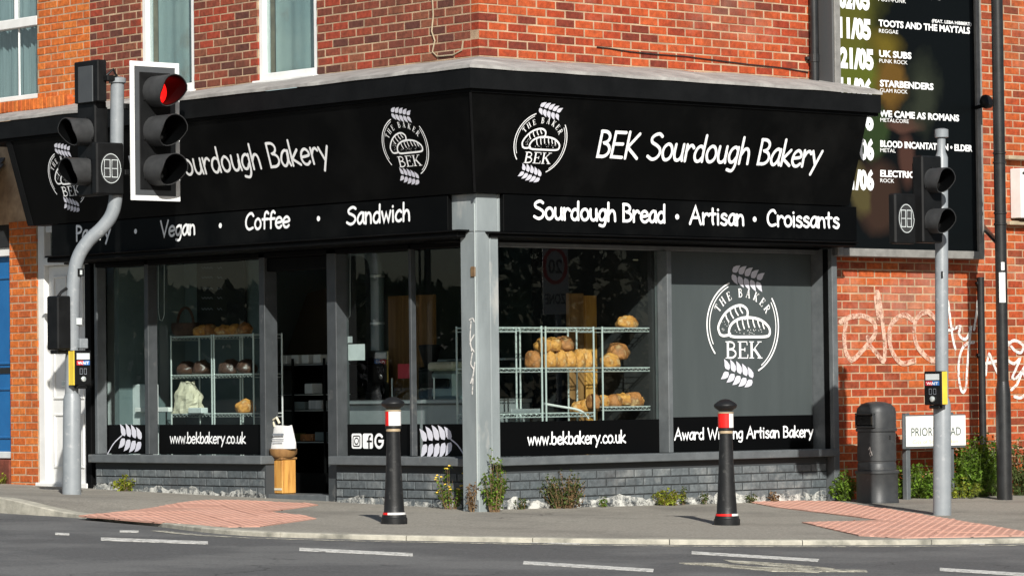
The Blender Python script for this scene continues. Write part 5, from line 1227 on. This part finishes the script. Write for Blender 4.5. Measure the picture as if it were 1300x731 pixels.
def wire_rack(name, label, x0, x1, y0, y1, zs, ztop, zbot, along, group):
    r = thing(name, label, 'rack', V(((x0+x1)/2, (y0+y1)/2, zbot)), group)
    for x in (x0, x1):
        for y in (y0, y1): MB().tube([V((x, y, zbot)), V((x, y, ztop))], .0085, 8).build('post', 'chrome', r)
    for z in zs:
        s = MB()
        for y in (y0, y1): s.tube([V((x0, y, z)), V((x1, y, z))], .006, 6); s.tube([V((x0, y, z-.032)), V((x1, y, z-.032))], .004, 6)
        for x in (x0, x1): s.tube([V((x, y0, z)), V((x, y1, z))], .006, 6)
        n = 12
        for i in range(1, n):
            if along == 'x': x = x0+(x1-x0)*i/n; s.tube([V((x, y0, z+.003)), V((x, y1, z+.003))], .0028, 5)
            else: y = y0+(y1-y0)*i/n; s.tube([V((x0, y, z+.003)), V((x1, y, z+.003))], .0028, 5)
        m = 22
        pz = []
        for i in range(m+1):
            pz.append(i)
        if along == 'x':
            s.tube([V((x0+(x1-x0)*i/m, y0, z-(.030 if i % 2 else .004))) for i in range(m+1)], .0025, 5)
        else:
            s.tube([V((x0, y0+(y1-y0)*i/m, z-(.030 if i % 2 else .004))) for i in range(m+1)], .0025, 5)
        s.build('shelf', 'chrome', r)
    return r
RY = .66
rp = RF(RY)
def rx(u, v=470): return rp.hit(u, v).x
def rz(v, u=730): return rp.hit(u, v).z
zt, zm, zb, zc = rz(416), rz(467), rz(524), rz(517)
rg = 'chrome wire bread racks in the right window'
wire_rack('wire_rack', 'chrome wire rack by the corner pillar, holding one loaf at its right end', rx(640)-.25, rx(688), RY, RY+.34, (zt, zm, zb), zt+.015, .03, 'x', rg)
wire_rack('wire_rack', 'middle chrome wire rack filled with a row of upright loaves', rx(693), rx(754), RY, RY+.34, (zt, zm, zb), zt+.012, .03, 'x', rg)
wire_rack('wire_rack', 'chrome wire rack with a loaf on its top, nearest the grey window', rx(765), rx(826.5), RY, RY+.34, (zt, zm, zc), zt+.012, .03, 'x', rg)
ly = RY+.10
def lp(u, z, dy=0): return V((RF(ly+dy).hit(u, 470).x, ly+dy, z+.004))
LO = [('tall_d', 677, zm, 'upright loaf alone at the right end of the rack by the pillar'),('tall', 698, zm, 'upright golden loaf first in the front row of the middle rack'),('tall', 710, zm, 'upright golden loaf second in the front row of the middle rack'),('tall', 721, zm, 'upright golden loaf third in the front row of the middle rack'),('tall', 733, zm, 'upright golden loaf fourth in the front row of the middle rack'),('tall', 746, zm, 'upright golden loaf last in the front row of the middle rack')]
for k, u, z, lb in LO: loaf(k, lp(u, z), lb, random.uniform(-.5,.5), random.uniform(.96,1.06))
loaf('round', lp(690, zm+.145, .05), 'floury round loaf lying on the row, first of three on top', .3, .95); loaf('round', lp(703, zm+.148, .03), 'golden round loaf lying on the row, middle of three on top', 1.2, .95); loaf('dark', lp(717, zm+.148, .05), 'dark round loaf lying on the row, last of three on top', .8, .98)
loaf('round', lp(774, zm, .0), 'pale flat loaf leaning in front on the middle shelf of the right rack', .2, 1.0); loaf('dark', lp(785, zm+.07, .08), 'large dark round loaf behind the pale one on the right rack', .6, 1.12)
loaf('long', lp(796, zt, .03), 'long floury loaf alone on the top shelf of the right rack', .1, .95)
for i, (k, u, sc, lb) in enumerate((('tall_d', 753, .9, 'small dark loaf half hidden at the left end of the lowest row'), ('round', 766, .8, 'golden loaf second from the left in the lowest row'), ('dark', 777, .85, 'dark loaf third in the lowest row of loaves'), ('round', 789, .95, 'large floury loaf in the middle of the lowest row'), ('dark', 803, .95, 'cracked loaf second from the right in the lowest row'), ('round', 818, .85, 'loaf at the right end of the lowest row'))):
    loaf(k, lp(u, zc if u > 760 else zb+.03, .03*(i % 2)), lb, i*.7, sc)
loaf('long', lp(748, zb, .12), 'long loaf on the lowest shelf of the middle rack', .4, 1.05); loaf('long', lp(736, zb, .18), 'long loaf at the back of the lowest middle shelf', .2, .9)
tr_ = thing('steel_tray', 'shallow steel tray with a bent white rail on the lowest shelf by the corner pillar', 'tray', lp(665, zb))
q = lp(665, zb); MB().bbox(q.x-.22, q.x+.12, q.y-.08, q.y+.16, q.z+.002, q.z+.012).build('base', 'counter', tr_); MB().bbox(q.x-.22, q.x+.12, q.y-.08, q.y-.07, q.z+.013, q.z+.04).build('rim', 'counter', tr_)
rl_ = RF(ly); MB().tube(smooth([(0,0),(1,1)]) and [rl_.hit(u, v) for u, v in smooth([(690,512),(700,514),(715,516.5),(730,519),(740,523),(747,531)], 3)], .011, 8).build('rail', 'white_p', tr_, True)
# left window racks
LX = .86
lpn = LF(LX)
def lyy(u, v=480): return lpn.hit(u, v).y
def lz(v, u=270): return lpn.hit(u, v).z
lt_, lm_, lb2 = lz(426), lz(475.5), lz(525); lg_ = 'chrome wire racks in the left window'
wire_rack('wire_rack', 'rack in the left window with dark basket on top and paper sack below', LX, LX+.34, lyy(269), lyy(217.5), (lt_, lm_, lb2), lt_+.012, .05, 'y', lg_)
wire_rack('wire_rack', 'rack in the left window nearest the doorway with loaves on it', LX, LX+.34, lyy(322), lyy(272), (lt_, lm_, lb2), lt_+.012, .05, 'y', lg_)
def lpp(u, z, dx=.1): return V((LX+dx, LF(LX+dx).hit(u, 470).y, z+.004))
bsk = thing('basket', 'dark brown wicker basket with a hoop handle on top of the left rack', 'basket', lpp(236, lt_))
p = lpp(236, lt_); b_ = MB(); b_.lathe([(.10,0),(.14,.03),(.155,.09),(.15,.13),(.135,.132),(.13,.05)], (0,0,0), 24); b_.xf(Matrix.Translation(p) @ Matrix.Diagonal((.75, 1.15, 1, 1))); b_.build('bowl', 'wicker', bsk, True)
MB().tube([p+V((0, .13*cos(radians(a)), .11+.17*sin(radians(a)))) for a in range(0, 181, 12)], .014, 8).build('handle', 'wicker', bsk, True)
for i, (k, u, lb) in enumerate((('round', 256, 'small golden loaf beside the wicker basket'), ('dark', 268, 'pale packet-side loaf at the middle of the left window top shelf'), ('long', 286, 'long golden loaf on the left window top shelf'), ('round', 300, 'round golden loaf near the right end of the left window top shelf'), ('dark', 312, 'darkest loaf at the right end of the left window top shelf'))): loaf(k, lpp(u, lt_, .08+.05*(i % 2)), lb, i, .82, 'loaves in the left window')
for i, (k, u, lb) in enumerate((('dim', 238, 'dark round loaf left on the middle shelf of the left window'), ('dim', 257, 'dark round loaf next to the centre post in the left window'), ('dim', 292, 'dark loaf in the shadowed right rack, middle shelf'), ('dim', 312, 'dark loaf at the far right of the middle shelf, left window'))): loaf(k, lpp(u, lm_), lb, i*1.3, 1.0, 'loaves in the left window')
pk = MB(); p = lpp(239, lb2, .09); nu, nv = 26, 12
for i in range(nv+1):
    f = i/nv; wy = .165*(1-.12*f) if f < .62 else .165*(.93-1.35*(f-.62)) + .03*max(0, f-.88)/.12; wx = .10*(1-.2*f) if f < .6 else .088*(1-1.5*(f-.6))
    for j in range(nu):
        a_ = 2*pi*j/nu; q = (abs(cos(a_))**3+abs(sin(a_))**3)**(-1/3); cr = 1+.22*noise.noise(V((cos(a_)*2.5, sin(a_)*2.5, f*4+7)))+.12*noise.noise(V((cos(a_)*7, sin(a_)*7, f*9)))
        pk.v.append(p + V((max(.02, wx)*q*cos(a_)*cr, max(.03, wy)*q*sin(a_)*cr + .03*max(0, f-.6), .30*f*(1+.05*sin(a_*3)))))
for i in range(nv): pk.f += [(i*nu+j, i*nu+(j+1) % nu, (i+1)*nu+(j+1) % nu, (i+1)*nu+j) for j in range(nu)]
pk.f.append(tuple(range(nv*nu, nv*nu+nu)))
tag(setloc(pk.build('paper_sack', 'paper', None, False), p), 'crumpled cream paper sack on the lowest shelf of the left window', 'bag')
p = lpp(251, lb2, .0); tag(setloc(MB().bbox(p.x-.04, p.x+.04, p.y-.11, p.y+.11, p.z, p.z+.055).build('carton', 'card'), p), 'small white carton in front of the cream paper sack', 'box')
loaf('round', lpp(312, lb2), 'pale wrapped loaf on the lowest shelf near the door', .5, 1.05, 'loaves in the left window')
# doorway: wooden crate stand with a white bag on it
p = V((XF+.12, LF(XF+.12).hit(360, 600).y, gz(.6, 3)+.05)); k = 1
st = thing('wooden_stand', 'narrow orange pine stand in the doorway under the white bag', 'stand', p)
z1 = LF(XF+.1).hit(360, 583).z; MB().bbox(p.x-.07, p.x+.09, p.y-.07, p.y+.10, p.z, z1-.002, .006).build('body', 'gold_wood', st); MB().bbox(p.x-.08, p.x+.10, p.y-.078, p.y+.108, z1, z1+.02, .004).build('top', 'ply', st); MB().bbox(p.x-.074, p.x-.0705, p.y-.065, p.y+.095, p.z+.03, p.z+.05).build('bottom_trim', 'paper', st)
bl_k = thing('bread_basket', 'low brown wooden bowl between the pine stand and the white bag', 'basket', V((p.x, p.y, z1+.02))); MB().lathe([(.10,0),(.125,.03),(.13,.075),(.11,.078)], V((p.x, p.y, z1+.021)), 22).build('bowl', 'ply', bl_k, True)
tb = thing('tote_bag', 'white cotton bag with grey print and pale handles standing in the doorway', 'bag', V((p.x, p.y, z1+.10)))
tz = z1+.10; th = LF(XF+.1).hit(360, 540).z - tz
vs, fs = [], []; nu, nv = 24, 8
for i in range(nv+1):
    f = i/nv; w_, d_ = .155-.03*f, .07-.045*f
    for j in range(nu):
        a = 2*pi*j/nu; q = (abs(cos(a))**3.5+abs(sin(a))**3.5)**(-1/3.5); wr = 1+.07*noise.noise(V((a*1.2, f*3, 2)))
        vs.append(V((p.x+d_*q*cos(a)*wr, p.y+w_*q*sin(a)*wr, tz+th*f*(1+.02*sin(a*3)))))
for i in range(nv): fs += [(i*nu+j, i*nu+(j+1) % nu, (i+1)*nu+(j+1) % nu, (i+1)*nu+j) for j in range(nu)]
fs.append(tuple(range(nu-1, -1, -1))); tbo = MB().add(vs, fs).build('bag_body', 'white_c', tb, True)
MB().tube([V((p.x-.02, p.y+.10-.0, tz+th-.01)), V((p.x-.03, p.y+.12, tz+th+.05)), V((p.x-.02, p.y+.07, tz+th+.075)), V((p.x-.01, p.y+.04, tz+th+.02))], .012, 8).build('handle', 'paper', tb, True)
pr = MB(); f_ = Fr((p.x-.066, 0, 0), (0,-1,0), (0,0,1)); 
for (x0, x1, z, w_) in ((-.07,-.02,.13,.02),(-.01,.03,.13,.02),(.045,.08,.13,.02),(-.09,.09,.085,.008),(-.07,.07,.055,.008)):
    stroke(pr, Fr((p.x-.0705+z*.09, p.y, tz+z), (0,-1,0), (0,0,1)), [(x0, 0), (x1, 0)], w_, .004)
pr.build('print', 'greymark', tb)
# shelving seen through the doorway
sx_ = 1.75; sp_ = LF(sx_)
def sy(u): return sp_.hit(u, 480).y
def sz(v): return sp_.hit(380, v).z
ds = thing('display_shelves', 'black display shelves with packets seen through the open doorway', 'shelves', V((sx_+.2, (sy(346)+sy(414))/2, .02)))
ya, yb = sy(420)-.3, sy(340)+.1
for v in (462, 500, 520, 560): MB().bbox(sx_, sx_+.4, ya, yb, sz(v)-.02, sz(v)).build('shelf', 'black_m', ds); MB().box(sx_-.004, sx_-.001, ya, yb, sz(v)-.012, sz(v)-.004).build('price_strip', 'counter', ds)
MB().box(sx_+.4, sx_+.42, ya, yb, .02, sz(455)).build('back_panel', 'black_m', ds)
MB().box(sx_, sx_+.4, ya, yb, .02, sz(600)).build('plinth', 'black_m', ds)
for u in (348, 373, 413): y = sy(u); MB().box(sx_-.02, sx_-.005, y-.012, y+.012, .02, sz(455)).build('post', 'black_m', ds)
for i, (u, v, w_, h_, mt) in enumerate(((357,462,.10,.09,'card'),(371,462,.11,.09,'card'),(384,462,.11,.09,'card'),(399,462,.11,.09,'card'),(388,500,.12,.10,'card'),(375,520,.2,.08,'room'),(396,520,.2,.09,'curtain'),(365,560,.16,.08,'leaf_d'),(385,560,.2,.07,'crust_d'),(402,560,.16,.09,'room'))):
    y = sy(u); b_ = MB().bbox(sx_+.03, sx_+.16, y-w_/2, y+w_/2, sz(v)+.002, sz(v)+h_); tag(setloc(b_.build('packet', mt), V((sx_+.1, y, sz(v)))), {(357,462): 'pale card packet first from the left on the top doorway shelf', (371,462): 'pale card packet second from the left on the top doorway shelf', (384,462): 'pale card packet third from the left on the top doorway shelf', (399,462): 'pale card packet at the right end of the top doorway shelf', (388,500): 'single white packet on the second display shelf', (375,520): 'teal wrapped packet on the third display shelf', (396,520): 'pale wrapped packet on the third display shelf', (365,560): 'green packet on the lowest display shelf', (385,560): 'brown loaf-like packet in the middle of the lowest display shelf', (402,560): 'teal packet at the right of the lowest display shelf'}[(u,v)], 'packet', 'packets on the doorway shelves')
sp2 = MB(); pA = LF(2.6); sp2.slab([pA.hit(355, 470), pA.hit(420, 470), pA.hit(420, 365), pA.hit(390, 372)], (-1,0,0), .06); sp2.build('stair_underside', 'brown_dim', bak)
# wall fittings in the left-most panes
w1 = LF(1.05)
tk = MB(); a, b = w1.hit(126, 340), w1.hit(160, 535); tk.bbox(1.05, 1.15, b.y, a.y, .02, a.z); tk.build('inner_door_frame', 'card', bak)
MB().bbox(1.02, 1.049, w1.hit(158,480).y, w1.hit(147,480).y, .02, w1.hit(150,365).z).build('architrave', 'white_p', bak)
MB().bbox(1.10, 1.15, w1.hit(186,480).y, w1.hit(158.5,480).y, w1.hit(170,478).z, w1.hit(170,366).z).build('dark_opening', 'black_m', bak)  # solid black slab stands in for an opening
cb = thing('cabinet', 'pale grey cabinet low behind the left-most window pane', 'cabinet', w1.hit(165, 600)); cb.location.z = .02; q0, q1 = LF(.86).hit(147, 488), LF(.86).hit(215, 488)
MB().bbox(.86, 1.01, LF(.86).hit(186,490).y, q0.y, .02, q0.z, .01).build('body', 'card', cb); MB().bbox(.80, .85, LF(.8).hit(214,520).y, LF(.8).hit(171,520).y, LF(.8).hit(180,523).z, LF(.8).hit(180,517).z).build('worktop', 'white_p', cb)
mb_ = thing('menu_board', 'black chalk menu board hung behind the left window racks', 'board', LF(1.45).hit(280, 365)); a, b = LF(1.45).hit(249, 322), LF(1.45).hit(311, 425)
MB().bbox(1.45, 1.48, b.y, a.y, b.z, a.z).build('panel', 'room_d', mb_)
cm = MB(); fm_ = Fr((1.448, 0, 0), (0,-1,0), (0,0,1)); pm_ = Pl(fm_.o, fm_.n)
for v in (340, 352, 366, 378, 392):
    for (u0, u1) in ((256, 272), (276, 284)): 
        s0 = pm_.hit(u0, v); px_strokes(cm, pm_, fm_, [[(u0+i, v+(1.2 if i % 4 else -1)) for i in range(0, int(u1-u0), 2)]], .008, n=2)
cm.build('chalk_writing', 'greymark', mb_)
pb = MB(); pb.bbox(1.5, 1.56, LF(1.5).hit(333,400).y, LF(1.5).hit(186,400).y, .02, 2.6); pb.build('pale_partition', 'room', bak)
# counter, flue, grinder and notices behind the right half of the left facade
fl3 = LF(1.5); flue = thing('flue_duct', 'grey steel flue duct bending from the ceiling behind the glass', 'duct', fl3.hit(479, 400))
fpts = smooth([(440,318),(452,316),(464,319),(474,328),(478,345),(479,380),(479,420),(479,445)], 4); MB().tube([fl3.hit(u, v) for u, v in fpts], .062, 16).build('duct', 'room', flue, True)
for v in (352, 412): q = fl3.hit(479, v); MB().lathe([(.064,0),(.069,.003),(.069,.02),(.064,.023)], q, 16).build('collar', 'counter', flue, True)
wp = thing('wood_panel', 'tall brown wooden panel standing behind the counter in the left window', 'panel', LF(2.4).hit(522, 600)); a, b = LF(2.4).hit(492, 376), LF(2.4).hit(550, 376); wp.location.z = .02
for i in range(3):
    y1 = a.y + (b.y-a.y)*i/3; y0 = a.y + (b.y-a.y)*(i+1)/3; MB().bbox(2.4, 2.44, y0+.003, y1-.003, .02, a.z, .004).build('plank', 'ply', wp)
ct = thing('serving_counter', 'glass fronted serving counter with steel top behind the left window', 'counter', LF(1.3).hit(520, 600)); ct.location.z = .02
c0, c1 = LF(1.3).hit(590, 500).y, LF(1.3).hit(438, 500).y; zt2 = LF(1.3).hit(540, 507).z
MB().bbox(1.3, 2.0, c0-.1, c1, .02, zt2-.04, .01).build('base', 'counter', ct); MB().bbox(1.24, 2.02, c0-.1, c1+.02, zt2-.038, zt2).build('top', 'counter', ct)
gq = []
for i in range(9): a_ = pi/2*i/8; gq.append((1.28+.42*(1-cos(a_)), zt2+.36*sin(a_)))
gg = MB(); 
for (x, z) in gq: gg.v += [V((x, c0-.1, z)), V((x, LF(1.3).hit(500,480).y, z)), V((x+.006, c0-.1, z-.004)), V((x+.006, LF(1.3).hit(500,480).y, z-.004))]
for i in range(8): gg.f += [(4*i, 4*i+1, 4*i+5, 4*i+4), (4*i+2, 4*i+6, 4*i+7, 4*i+3)]
gg.build('curved_glass', 'glass', ct, True); MB().bbox(1.7, 1.98, c0-.1, LF(1.3).hit(500,480).y, zt2+.35, zt2+.37).build('glass_shelf', 'counter', ct)
for k in range(2): MB().tube([V((1.27, LF(1.3).hit(500,480).y-.01-k*.6, zt2)), V((1.27, LF(1.3).hit(500,480).y-.01-k*.6, zt2+.2))], .008, 6).build('upright', 'chrome', ct)
gd = thing('coffee_grinder', 'black coffee grinder with hopper standing on the serving counter', 'grinder', V((1.8, LF(1.8).hit(545,480).y, zt2))); p = V((1.55, LF(1.55).hit(546, 480).y, zt2))
MB().bbox(p.x-.08, p.x+.1, p.y-.09, p.y+.09, p.z+.001, p.z+.30, .02).build('body', 'blackpl', gd); MB().lathe([(.05,.301),(.06,.33),(.105,.47),(.105,.50),(.06,.505)], p, 20).build('hopper', 'blackpl', gd, True)
ec = thing('coffee_machine', 'steel coffee machine on the counter beside the corner pillar', 'machine', V((1.6, LF(1.6).hit(572, 480).y, zt2))); p = V((1.6, LF(1.6).hit(574, 480).y, zt2)); MB().bbox(p.x-.15, p.x+.2, p.y-.2, p.y+.14, p.z+.001, p.z+.26, .03).build('body', 'counter', ec); MB().bbox(p.x-.17, p.x+.2, p.y-.2, p.y+.16, p.z+.262, p.z+.34, .02).build('top', 'paper', ec); MB().bbox(p.x-.19, p.x-.152, p.y-.15, p.y+.1, p.z+.1, p.z+.19, .01).build('group_head', 'blackpl', ec)
nt_ = LF(GLx+.012); 
def notice(u0, v0, u1, v1, mat, label, x=None):
    pl0 = LF(x) if x else nt_; a, b = pl0.hit(u0, v0), pl0.hit(u1, v1); xx = pl0.p.x; o = MB().box(xx, xx+.003, b.y, a.y, b.z, a.z).build('notice', mat); return tag(setloc(o, V((xx, (a.y+b.y)/2, b.z))), label, 'notice')
notice(442, 437, 463, 457, 'card', 'pale paper notice stuck inside the glass left of the wood panel'); notice(441, 427, 447, 435, 'curtain', 'tiny paper slip stuck just above the pale notice')
notice(477, 446, 493, 456, 'room', 'small grey card hung under the flue duct', 1.44); notice(505, 462, 521, 480, 'red_s', 'red patterned packet card on the counter behind the glass', 1.22)
# hanging lamp and the yellow wood panel behind the right window racks
rr_ = RF(1.42); wpn = thing('shop_panelling', 'yellow brown wood panelling glimpsed behind the bread racks', 'panel', rr_.hit(745, 600)); wpn.location.z = .02
a, b = rr_.hit(722, 372), rr_.hit(764, 372); MB().bbox(a.x, a.x+(b.x-a.x)*.45, 1.42, 1.46, .02, a.z, .004).build('plank', 'ply', wpn); MB().bbox(a.x+(b.x-a.x)*.46, b.x, 1.40, 1.44, .02, a.z-.02, .004).build('plank', 'gold_wood', wpn)
lamp = thing('light_cord', 'thin pale pull cord with a short bar hanging behind the right window', 'cord', RF(.8).hit(813, 330)); q0, q1 = RF(.8).hit(812, 326), RF(.8).hit(813.5, 394)
MB().tube([q0+V((0,0,.3)), q0, q1], .004, 6).build('cord', 'card', lamp); MB().bbox(q0.x-.08, q0.x+.05, .79, .81, RF(.8).hit(812,330).z-.006, RF(.8).hit(812,330).z+.006).build('bar', 'paper', lamp)
cdl = thing('light_cord', 'looped blind cord hanging behind the left-most window panes', 'cord', LF(.72).hit(205, 380)); MB().tube([LF(.72).hit(u, v) for u, v in ((201,330),(201,395),(203,406),(206,407),(208.5,400),(208.5,330))], .0035, 6).build('cord', 'card', cdl)
cdl = thing('light_cord', 'looped blind cord hanging beside the door jamb, left of the flue duct', 'cord', LF(.72).hit(443, 380)); MB().tube([LF(.72).hit(u, v) for u, v in ((441,318),(441,400),(442.5,404),(444.5,400),(444.5,318))], .0035, 6).build('cord', 'card', cdl)

# ================================================================== PLANTS
def weed(name, label, base, h, spread, n, leaf, size=.03, cat='weed', stems='straw', flowers=0, droop=.3, group=None, lean=(0,0)):
    h *= 1.15; n = int(n*1.5); size *= 1.12; spread *= 1.1
    t = thing(name, label, cat, base, group); lf = MB(); sm = MB(); fw_ = MB(); ns = max(3, n//14)
    for s_ in range(ns):
        a = random.uniform(0, 2*pi); r = spread*sqrt(random.random()); hh = h*random.uniform(.45, 1.0)*(1-.35*r/spread)
        tip = base + V((r*cos(a)+lean[0]*hh, r*sin(a)*.6+lean[1]*hh, hh)); root = base + V((r*cos(a)*.35, r*sin(a)*.25, -.01))
        mid = (root+tip)/2 + V((random.uniform(-.2,.2)*spread, random.uniform(-.2,.2)*spread, .05*h)); pth = [root, mid, tip]
        sm.tube(pth, [.0026, .002, .0012], 4, False)
        for q in range(n//ns):
            f = random.uniform(.12, 1.02); p = root.lerp(mid, f*2) if f < .5 else mid.lerp(tip, f*2-1)
            d = V((random.gauss(0,1), random.gauss(0,1), random.uniform(-.4,.9)))
            d.normalize(); sz_ = size*random.uniform(.55, 1.35); sd_ = d.cross(V((random.random(), random.random(), 1))).normalized()*sz_*.34; nn_ = sd_.cross(d)*.0
            a0 = p + d*sz_*.1; tipp = p + d*sz_ + V((0,0,-droop*sz_)); m1 = p + d*sz_*.5 + V((0,0,.08*sz_))
            lf.add([a0, m1+sd_, tipp, m1-sd_, m1+V((0,0,.0))], [(0,1,4),(1,2,4),(2,3,4),(3,0,4)])
        if flowers and random.random() < flowers:
            lf_ = tip; fw_.lathe([(.002,0),(.012,.004),(.010,.012),(.003,.014)], tip, 6)
    lf.build('foliage', leaf, t); sm.build('stem', stems, t)
    if fw_.v: fw_.build('flower', 'petal', t)
    return t
def gp(u, v): p = GP(0).hit(u, v); return V((p.x, p.y, pave_z(p.x, p.y)))
def wallp(u, off_=.30, fac='R'):
    """foot of the shopfront under picture column u"""
    p = (RF(off_) if fac == 'R' else LF(off_)).hit(u, 640); return V((p.x, p.y, gz(p.x, p.y)))
weed('weed', 'small bright yellow green weed at the foot of the left-most shop window', wallp(157, .28, 'L'), .16, .14, 160, 'leaf_y', .035)
weed('weed', 'yellow flowered straggly weed at the wall left of the corner pillar', wallp(572, .24, 'L'), .38, .15, 260, 'leaf', .026, flowers=.8)
weed('climbing_weed', 'tall leafy green weed growing up the corner pillar', V((.16, -.02, 0)), .54, .12, 420, 'leaf', .033)
weed('weed', 'rusty brown dried weed at the foot of the corner pillar', V((.02, .10, 0)), .30, .06, 110, 'straw', .026)
weed('weed', 'wide brownish bushy weed under the right window lettering', wallp(713, .27), .33, .22, 520, 'leaf_d', .03, lean=(.05,0)); weed('weed', 'reddish dry stems mixed into the wide bushy weed', wallp(722, .25), .34, .2, 150, 'straw', .024)
weed('weed', 'tiny grey green weed between the corner pillar and the wide bushy weed', wallp(665, .28), .13, .1, 70, 'leaf_d', .025); weed('weed', 'tiny green tuft just right of the wide bushy weed', wallp(766, .28), .09, .06, 60, 'leaf', .025)
weed('weed', 'low bright yellow green weed in front of the grey window riser', wallp(850, .26), .17, .18, 240, 'leaf_y', .034); weed('weed', 'thin dark weed beside the low yellow green one', wallp(868, .3), .17, .05, 60, 'leaf_d', .024); weed('weed', 'sparse little tuft left of the right-hand bollard', wallp(894, .3), .14, .05, 60, 'leaf_d', .024)
weed('weed', 'small dull tuft right of the right-hand bollard', wallp(953, .3), .10, .07, 70, 'leaf_d', .025); weed('weed', 'brownish tuft at the foot of the grey window riser', wallp(982, .3), .12, .09, 90, 'straw', .025)
def vw(u, y=.28): p = RF(y).hit(u, 630); return V((p.x, y, gz(p.x, y)))
weed('bush', 'bright green weed clump squeezed between the shop and the litter bin', vw(1073, .15), .28, .15, 420, 'leaf', .034, 'bush', 'leaf_d')
weed('bush', 'green weeds growing between the litter bin and the sign posts', vw(1148, .25), .36, .16, 420, 'leaf', .04, 'bush', 'leaf_d'); weed('bush', 'dense green weeds under the street name sign', vw(1178, .28), .34, .34, 1000, 'leaf', .042, 'bush', 'leaf_d')
weed('bush', 'large bright green bush between the street name sign and the black lamp post', vw(1238, .24), .58, .32, 2200, 'leaf', .045, 'bush', 'leaf_d'); weed('bush', 'pale dry tuft in front of the large green bush', vw(1222, .05), .2, .25, 240, 'leaf_y', .03, 'bush', 'leaf_d')
weed('bush', 'dark ivy-like weeds behind the black lamp post', vw(1268, .32), .7, .2, 600, 'leaf_d', .04, 'bush', 'leaf_d'); weed('bush', 'dark green weeds at the far right foot of the brick wall', vw(1300, .3), .55, .3, 600, 'leaf_d', .04, 'bush', 'leaf_d')
weed('weed', 'little yellow green weed by the blue door step', V((W_-.08, WW.hit(8, 606).y, gz(.4, 8))), .10, .2, 120, 'leaf_y', .03)
# ================================================================== ACROSS THE SIDE STREETS (only met as reflections in the glass)
def treeline(name, label, c, length, ang, h0, h1, n):  # out-of-frame foliage added to darken what the glass reflects
    m = MB(); ca, sa = cos(ang), sin(ang)
    for i in range(n):
        s_ = random.uniform(-.5,.5)*length; z = random.random()**.8*(h0+(h1-h0)*(.5+.5*noise.noise(V((s_*.25, 1.7, ang))))); t_ = random.gauss(0, 1.1)
        p = V((c[0]+ca*s_-sa*t_, c[1]+sa*s_+ca*t_, z)); a = V((random.gauss(0,1), random.gauss(0,1), random.gauss(0,1))).normalized(); b = a.cross(V((0.3, .2, 1))).normalized(); z_ = random.uniform(.10, .26)
        m.add([p-a*z_, p+b*z_*.6, p+a*z_, p-b*z_*.6], [(0,1,2,3)])
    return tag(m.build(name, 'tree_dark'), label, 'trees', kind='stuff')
treeline('treeline', 'dark trees added out of frame down the right-hand side street', (30, -34), 60, radians(41), 5.5, 9.5, 70000)
treeline('treeline', 'dark trees added out of frame down the left-hand side street', (-29, 38), 60, radians(41), 1.4, 5.0, 45000)  # kept low so the upper left panes reflect sky
# speed zone sign further down the street
gv = GR; q = RF(gv).hit(705, 350); d = ray(705, 350).normalized(); dm = V((d.x, -d.y, d.z)); pz = q + dm*20
zs_ = thing('zone_sign', 'speed zone sign on a grey pole, mirrored in the right window', 'sign', V((pz.x, pz.y, gz(pz.x, pz.y))))
MB().tube([V((pz.x+.05, pz.y, gz(pz.x, pz.y)-.1)), V((pz.x+.05, pz.y, pz.z+.5))], .04, 10).build('pole', 'galv', zs_)
fz = Fr((pz.x, pz.y, pz.z), (0,-1,0), (0,0,1)); _zr = Matrix.Translation(pz) @ Matrix.Rotation(radians(-34), 4, 'Z') @ Matrix.Translation(-pz); MB().bbox(pz.x, pz.x+.02, pz.y-.19, pz.y+.19, pz.z-.55, pz.z+.45).xf(_zr).build('plate', 'sign_w', zs_); fz = Fr(pz, _zr.to_3x3() @ V((0,-1,0)), (0,0,1)); rr2 = MB(); stroke(rr2, fz, [(.16*cos(2*pi*i/32), .14+.24*sin(2*pi*i/32)) for i in range(33)], .05, .004); rr2.build('red_ring', 'red_b', zs_)
tx = MB(); font_text(tx, Fr(fz.pt(-.10, .04), fz.r, fz.u), '20', .20, .2, .004, .02); font_text(tx, Fr(fz.pt(-.15, -.4), fz.r, fz.u), 'ZONE', .30, .15, .004, .02); tx.build('lettering', 'vinyl', zs_)
